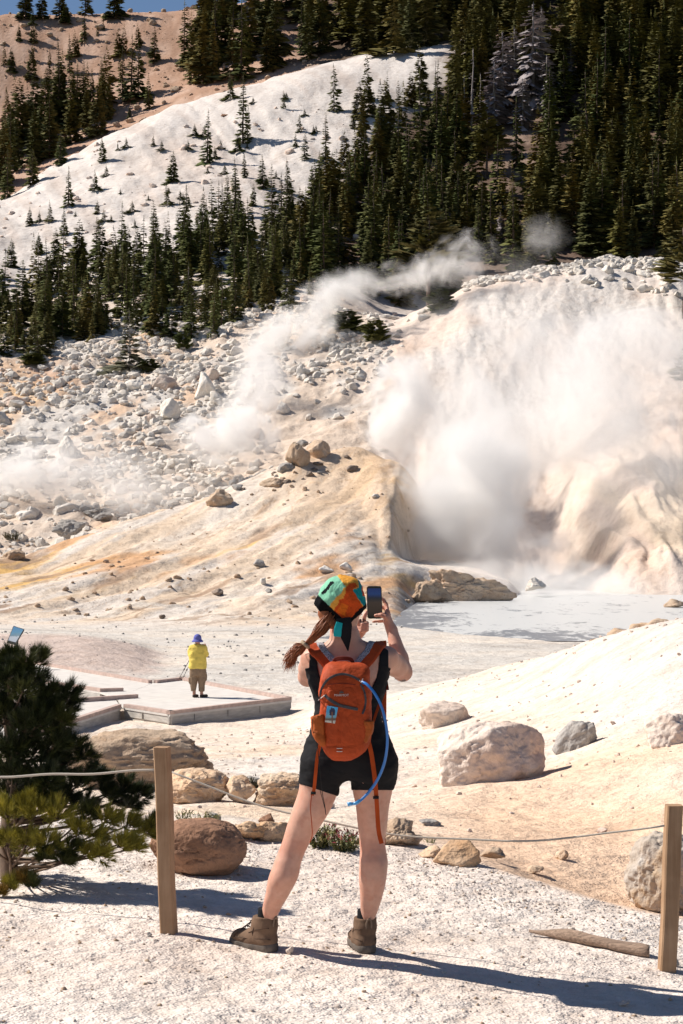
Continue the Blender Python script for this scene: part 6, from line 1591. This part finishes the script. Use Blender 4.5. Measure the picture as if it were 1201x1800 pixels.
sh = vf(); sh.loft(rows_px([(1132, 342.5, 353, .07), (1134, 337, 358, .10), (1139, 333.5, 361.5, .14), (1150, 332.5, 362, .17), (1162, 332, 363, .19), (1171, 332, 363.5, .195), (1175, 332.5, 363.5, .19)], YV), 0, 2.3)
for S, E, W in arms: sh.cap(S, S * .25 + E * .75, .085, .075, .05)
G = sh.grid(); sh.F += (.014 * fbm(G[0] * 6, G[1] * 6, G[2] * 9, 3, 4)).astype(np.float32); sh.build("t_shirt", M_YEL, vs, 1)
tp = vf(); tp.loft(rows_px([(1171, 334, 362.5, .17), (1180, 333.5, 363, .175), (1188, 334, 362.5, .15)], YV), 0)
for rows in ([(1182, 333.5, 348.5, .12), (1200, 334.5, 347, .10), (1215, 335.5, 344.5, .075)], [(1182, 347.5, 363, .12), (1200, 348.5, 361.5, .10), (1215, 349.5, 359.5, .075)]): tp.loft(rows_px(rows, YV + .01), .03)
tp.cap(P(334.5, 1193, YV), P(335, 1199, YV), .05, .05, .02); tp.cap(P(361, 1188, YV), P(361, 1194, YV), .05, .05, .02)
G = tp.grid(); tp.F += (.010 * fbm(G[0] * 8, G[1] * 8, G[2] * 7, 3, 5)).astype(np.float32); tp.build("trousers", M_KHA, vs, 1)
ht = vf(); ht.ell(hcv + [0, 0, .05], (.105, .12, .11), 0); G = ht.grid(); ht.F = np.maximum(ht.F, (hcv[2] + .02 - G[2]).astype(np.float32))
def brim(x, y, z):
    r = np.sqrt(((x - hcv[0]) / .155) ** 2 + ((y - hcv[1]) / .17) ** 2); zz = hcv[2] + .045 - .09 * r ** 2
    return np.maximum(np.abs(z - zz) - .013, (r - 1) * .15)
ht.union(brim, hcv - .2, hcv + .2, .02); ht.build("sun_hat", M_HATB, vs, 1)
for uu, sx_ in ((341.5, 0), (354.5, 1)):
    so = vf(.009); zf = vz + .045; a = np.array([P(uu, 1222, YV)[0], YV - .03, zf]); so.cap(a, a + np.array([.07 + .05 * sx_, .17, -.012]), .047, .042, 0); G = so.grid(); so.F = np.maximum(so.F, (vz + .003 - G[2]).astype(np.float32)); so.F = np.maximum(so.F, (G[2] - vz - .075).astype(np.float32)); so.build("shoe", M_SHOE, vs, 1)
vp = empty("phone", P(357.5, 1134, YV + .36), "small black phone held up by the visitor in yellow", "phone")
mb = MB(); q = P(358.3, 1135.5, YV + .385); mb.bar(q - np.array([0, 0, .05]), q + np.array([0, 0, .05]), .085, .012, up=(0, 1, 0), bev=.003); mb.build("casing", simple("phone_black", (.01, .01, .01), .3), vp)
mb = MB(); q2 = q - np.array([0, .0072, 0]); mb.bar(q2 - np.array([0, 0, .044]), q2 + np.array([0, 0, .044]), .074, .0016, up=(0, 1, 0)); mb.build("screen", simple("phone_dark_glass", (.02, .022, .03), .1), vp)
for a, b, lb in (((342, 1144, YV + .33), (315, 1193, YV + .25), "thin trekking pole hanging at the yellow shirted visitor's side, the outer of two"), ((344, 1147, YV + .34), (321, 1193, YV + .30), "thin trekking pole nearer the yellow shirted visitor's leg, the inner of two")):
    o = empty("trekking_pole", P(*b), lb, "trekking pole"); A_, B_ = P(*a), P(*b)
    mb = MB(); mb.tube([A_, B_], [.010, .006], 8); mb.build("shaft", M_CORD, o, True)
    q = A_ * .36 + B_ * .64; mb = MB(); mb.tube([q, q + (B_ - A_) * .05], [.018, .018], 8); mb.build("clamp", M_CORD, o, True)
    mb = MB(); mb.tube([A_, A_ + (A_ - B_) * .13], [.016, .018], 8); mb.build("grip", M_CORD, o, True)
# ------------------------------------------------------------------ low pine beside the fence
pr_ = np.random.default_rng(23)
m = NT("pine_needles"); att = m.n('ShaderNodeVertexColor', layer_name='Col').outputs[0]; m.base(att); m.rough(.5); m.b.inputs['Specular IOR Level'].default_value = .35
M_NEEDLE = m.m
M_TWIG = simple("pine_twig", (.16, .11, .08), .9, .25, 20, .4, 60, .003)
PV = []; PF = []; PC = []; _pn = 0
def shoot(p, d, L, n, nl, col, cone=.75):
    """one brush of needles round a short twig"""
    global _pn
    d = d / np.linalg.norm(d); a = np.cross(d, [.3, .2, 1]); a /= np.linalg.norm(a); b = np.cross(d, a)
    t = pr_.uniform(0, 1, n) ** .8; an = pr_.uniform(0, 2 * math.pi, n); op = cone * pr_.uniform(.45, 1.15, n) * (1.1 - .55 * t)
    base = p + d * (L * t)[:, None]; rad = np.cos(an)[:, None] * a + np.sin(an)[:, None] * b
    dr = d * np.cos(op)[:, None] + rad * np.sin(op)[:, None]; ln = nl * pr_.uniform(.75, 1.15, n)
    tip = base + dr * ln[:, None] + np.array([0, 0, .08 * nl])
    sd = np.cross(dr, pr_.normal(size=(n, 3))); sd /= np.linalg.norm(sd, axis=1)[:, None]; w = .0015
    V = np.stack([base - sd * w, base + sd * w, tip], 1).reshape(-1, 3); PV.append(V)
    PF.append(np.arange(len(V)).reshape(-1, 3) + _pn); _pn += len(V)
    c = np.array(col)[None] * pr_.uniform(.7, 1.3, (n, 1)); c = np.repeat(c, 3, 0); c[2::3] *= 1.15; PC.append(c)
PY0 = hit(45, 1548)[1]
pb = P(20, 1556, PY0)
pine = empty("pine_tree", pb, "bushy low pine tree with yellow green lower branches behind the rope at left", "tree")
tw = MB(); trunk_top = P(16, 1140, PY0 + .15)
tw.tube(spline([pb + [0, 0, -.1], P(14, 1480, PY0 + .05), P(22, 1350, PY0 + .1), P(12, 1240, PY0 + .12), trunk_top], 20), np.linspace(.055, .012, 20), 8)
tw.build("trunk", M_TWIG, pine, True); tw = MB()
def trunk_at(v):
    f = np.clip((1556 - v) / (1556 - 1140), 0, 1); return pb * (1 - f) + trunk_top * f
DK, MD, YG, OG = (.030, .040, .012), (.060, .068, .016), (.32, .28, .045), (.24, .15, .03)  # needle tones: shade of upper clusters and sunlight on lower ones put into colour
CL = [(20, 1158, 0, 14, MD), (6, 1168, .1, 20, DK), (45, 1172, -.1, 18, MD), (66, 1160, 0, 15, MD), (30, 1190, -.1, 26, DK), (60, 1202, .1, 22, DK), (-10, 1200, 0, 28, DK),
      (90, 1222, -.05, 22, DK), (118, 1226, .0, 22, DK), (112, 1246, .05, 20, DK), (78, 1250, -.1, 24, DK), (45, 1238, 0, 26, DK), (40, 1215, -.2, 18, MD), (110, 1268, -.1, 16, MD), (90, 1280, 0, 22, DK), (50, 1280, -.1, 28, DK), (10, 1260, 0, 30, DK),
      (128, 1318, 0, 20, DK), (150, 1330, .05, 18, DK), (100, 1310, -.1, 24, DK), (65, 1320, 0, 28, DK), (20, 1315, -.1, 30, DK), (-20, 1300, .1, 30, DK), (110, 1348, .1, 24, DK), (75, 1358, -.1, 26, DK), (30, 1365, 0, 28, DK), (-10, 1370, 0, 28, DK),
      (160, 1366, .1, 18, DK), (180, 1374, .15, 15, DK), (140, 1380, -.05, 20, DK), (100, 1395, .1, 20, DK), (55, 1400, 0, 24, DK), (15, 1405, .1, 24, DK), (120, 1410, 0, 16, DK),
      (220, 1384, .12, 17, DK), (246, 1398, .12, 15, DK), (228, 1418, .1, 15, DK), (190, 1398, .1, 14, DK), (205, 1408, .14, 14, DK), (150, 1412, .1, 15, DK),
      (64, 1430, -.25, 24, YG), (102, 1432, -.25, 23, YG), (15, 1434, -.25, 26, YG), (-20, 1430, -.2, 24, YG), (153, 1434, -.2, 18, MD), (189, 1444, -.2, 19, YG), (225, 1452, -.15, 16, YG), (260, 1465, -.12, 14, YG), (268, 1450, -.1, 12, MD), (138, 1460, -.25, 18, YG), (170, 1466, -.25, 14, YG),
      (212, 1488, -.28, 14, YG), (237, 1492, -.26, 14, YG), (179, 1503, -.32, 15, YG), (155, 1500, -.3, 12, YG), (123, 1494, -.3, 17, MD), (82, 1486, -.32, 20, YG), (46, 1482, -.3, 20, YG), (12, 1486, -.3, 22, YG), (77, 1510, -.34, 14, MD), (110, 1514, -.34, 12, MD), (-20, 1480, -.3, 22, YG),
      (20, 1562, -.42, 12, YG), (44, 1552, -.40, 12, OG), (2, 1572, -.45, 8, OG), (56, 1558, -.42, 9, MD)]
for _ in range(24):                          # inner shoots that close the crown
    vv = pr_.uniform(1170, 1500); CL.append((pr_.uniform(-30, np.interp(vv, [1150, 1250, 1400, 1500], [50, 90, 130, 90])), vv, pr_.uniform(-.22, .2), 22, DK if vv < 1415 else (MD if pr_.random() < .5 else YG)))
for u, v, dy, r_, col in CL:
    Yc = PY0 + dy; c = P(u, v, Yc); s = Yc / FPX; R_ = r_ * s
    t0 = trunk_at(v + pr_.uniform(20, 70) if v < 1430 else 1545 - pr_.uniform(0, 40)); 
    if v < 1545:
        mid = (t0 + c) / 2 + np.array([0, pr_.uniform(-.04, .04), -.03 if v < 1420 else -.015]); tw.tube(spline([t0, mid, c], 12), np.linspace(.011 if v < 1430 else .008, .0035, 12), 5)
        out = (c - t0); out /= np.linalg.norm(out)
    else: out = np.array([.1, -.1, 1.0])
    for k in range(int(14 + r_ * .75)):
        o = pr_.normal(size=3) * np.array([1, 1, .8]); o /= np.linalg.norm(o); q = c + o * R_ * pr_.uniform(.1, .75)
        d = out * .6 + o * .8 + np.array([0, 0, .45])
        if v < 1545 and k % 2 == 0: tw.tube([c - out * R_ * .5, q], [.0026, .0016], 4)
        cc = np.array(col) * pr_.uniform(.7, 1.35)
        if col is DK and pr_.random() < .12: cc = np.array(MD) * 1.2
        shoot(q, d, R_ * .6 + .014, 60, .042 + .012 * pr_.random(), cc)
tw.build("branches", M_TWIG, pine, True)
# bare grey roots and dead twigs at the foot
for k in range(34):
    a = P(pr_.uniform(-30, 70), pr_.uniform(1505, 1555), PY0 - .2); b = a + np.array([pr_.uniform(.0, .35), pr_.uniform(-.2, .1), pr_.uniform(-.06, .03)]); z = gz(b[0], b[1]); b[2] = max(b[2], z + .004)
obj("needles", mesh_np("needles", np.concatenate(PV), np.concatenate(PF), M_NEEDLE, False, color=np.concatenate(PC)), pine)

# branch tip of another pine on the ramp's left end, and the small plants by the path
def low_plant(u, v, wpx, hpx, label, cols, seed, stems=60, flower=0.0, dead=False):
    r = np.random.default_rng(seed); h = hit(u, v)
    if h is None: return
    x, Y, z = h; s = Y / FPX; V = []; F = []; K = []
    for k in range(stems):
        a = r.uniform(0, 6.28); q = r.uniform(0, 1) ** .6; b = np.array([x + math.cos(a) * q * wpx * s * .35, Y + math.sin(a) * q * wpx * s * .3, z - .01])
        d = np.array([math.cos(a) * .7 * q, math.sin(a) * .7 * q, 1.0]); d /= np.linalg.norm(d); L = hpx * s * r.uniform(.6, 1.1); c = np.array(cols[r.integers(len(cols))]) * r.uniform(.7, 1.3)
        for j in range(14):
            p = b + d * L * (.15 + .85 * j / 13); o = r.normal(size=3); o /= np.linalg.norm(o); ln = hpx * s * .22 * r.uniform(.6, 1.2); w = np.cross(o, d) * ln * .28; n0 = len(V)
            V += [p - w, p + w, p + (o * .8 + d * .6) * ln]; F.append((n0, n0 + 1, n0 + 2)); cc = c if not (flower and j > 11 and r.random() < flower) else np.array((.35, .06, .08)); K += [cc] * 3
    return obj("low_plant", mesh_np("low_plant", np.array(V), np.array(F), M_NEEDLE, False, color=np.array(K)), None, label=label, cat="plant", group="small plants along the path edge")
GREENS = [(.17, .17, .05), (.26, .22, .09), (.10, .11, .04)]
low_plant(566, 1490, 36, 42, "upright green heather clump between the hiker's legs, left one", GREENS, 1, 70, .2)
low_plant(608, 1496, 46, 38, "heather clump with pink tips beside the hiker's straight leg", GREENS, 2, 80, .7)
low_plant(362, 1452, 50, 26, "low yellow green plant behind the reddish brown boulder", GREENS, 3, 60)
low_plant(322, 1440, 22, 20, "tiny sprig just right of the tall fence post", GREENS, 4, 22)
low_plant(775, 1502, 20, 14, "small green sprig on the sandy rock by the path edge", GREENS, 5, 24)
low_plant(757, 1482, 26, 14, "little plant growing on the golden ledge of rock", GREENS, 6, 24)
low_plant(440, 1388, 30, 24, "dark mossy plant in the gap between the tan rocks", [(.05, .04, .015), (.09, .07, .02)], 7, 50)
low_plant(24, 950, 34, 16, "small olive shrub by the steaming dip at the left edge", [(.12, .09, .03), (.07, .06, .025)], 8, 60)
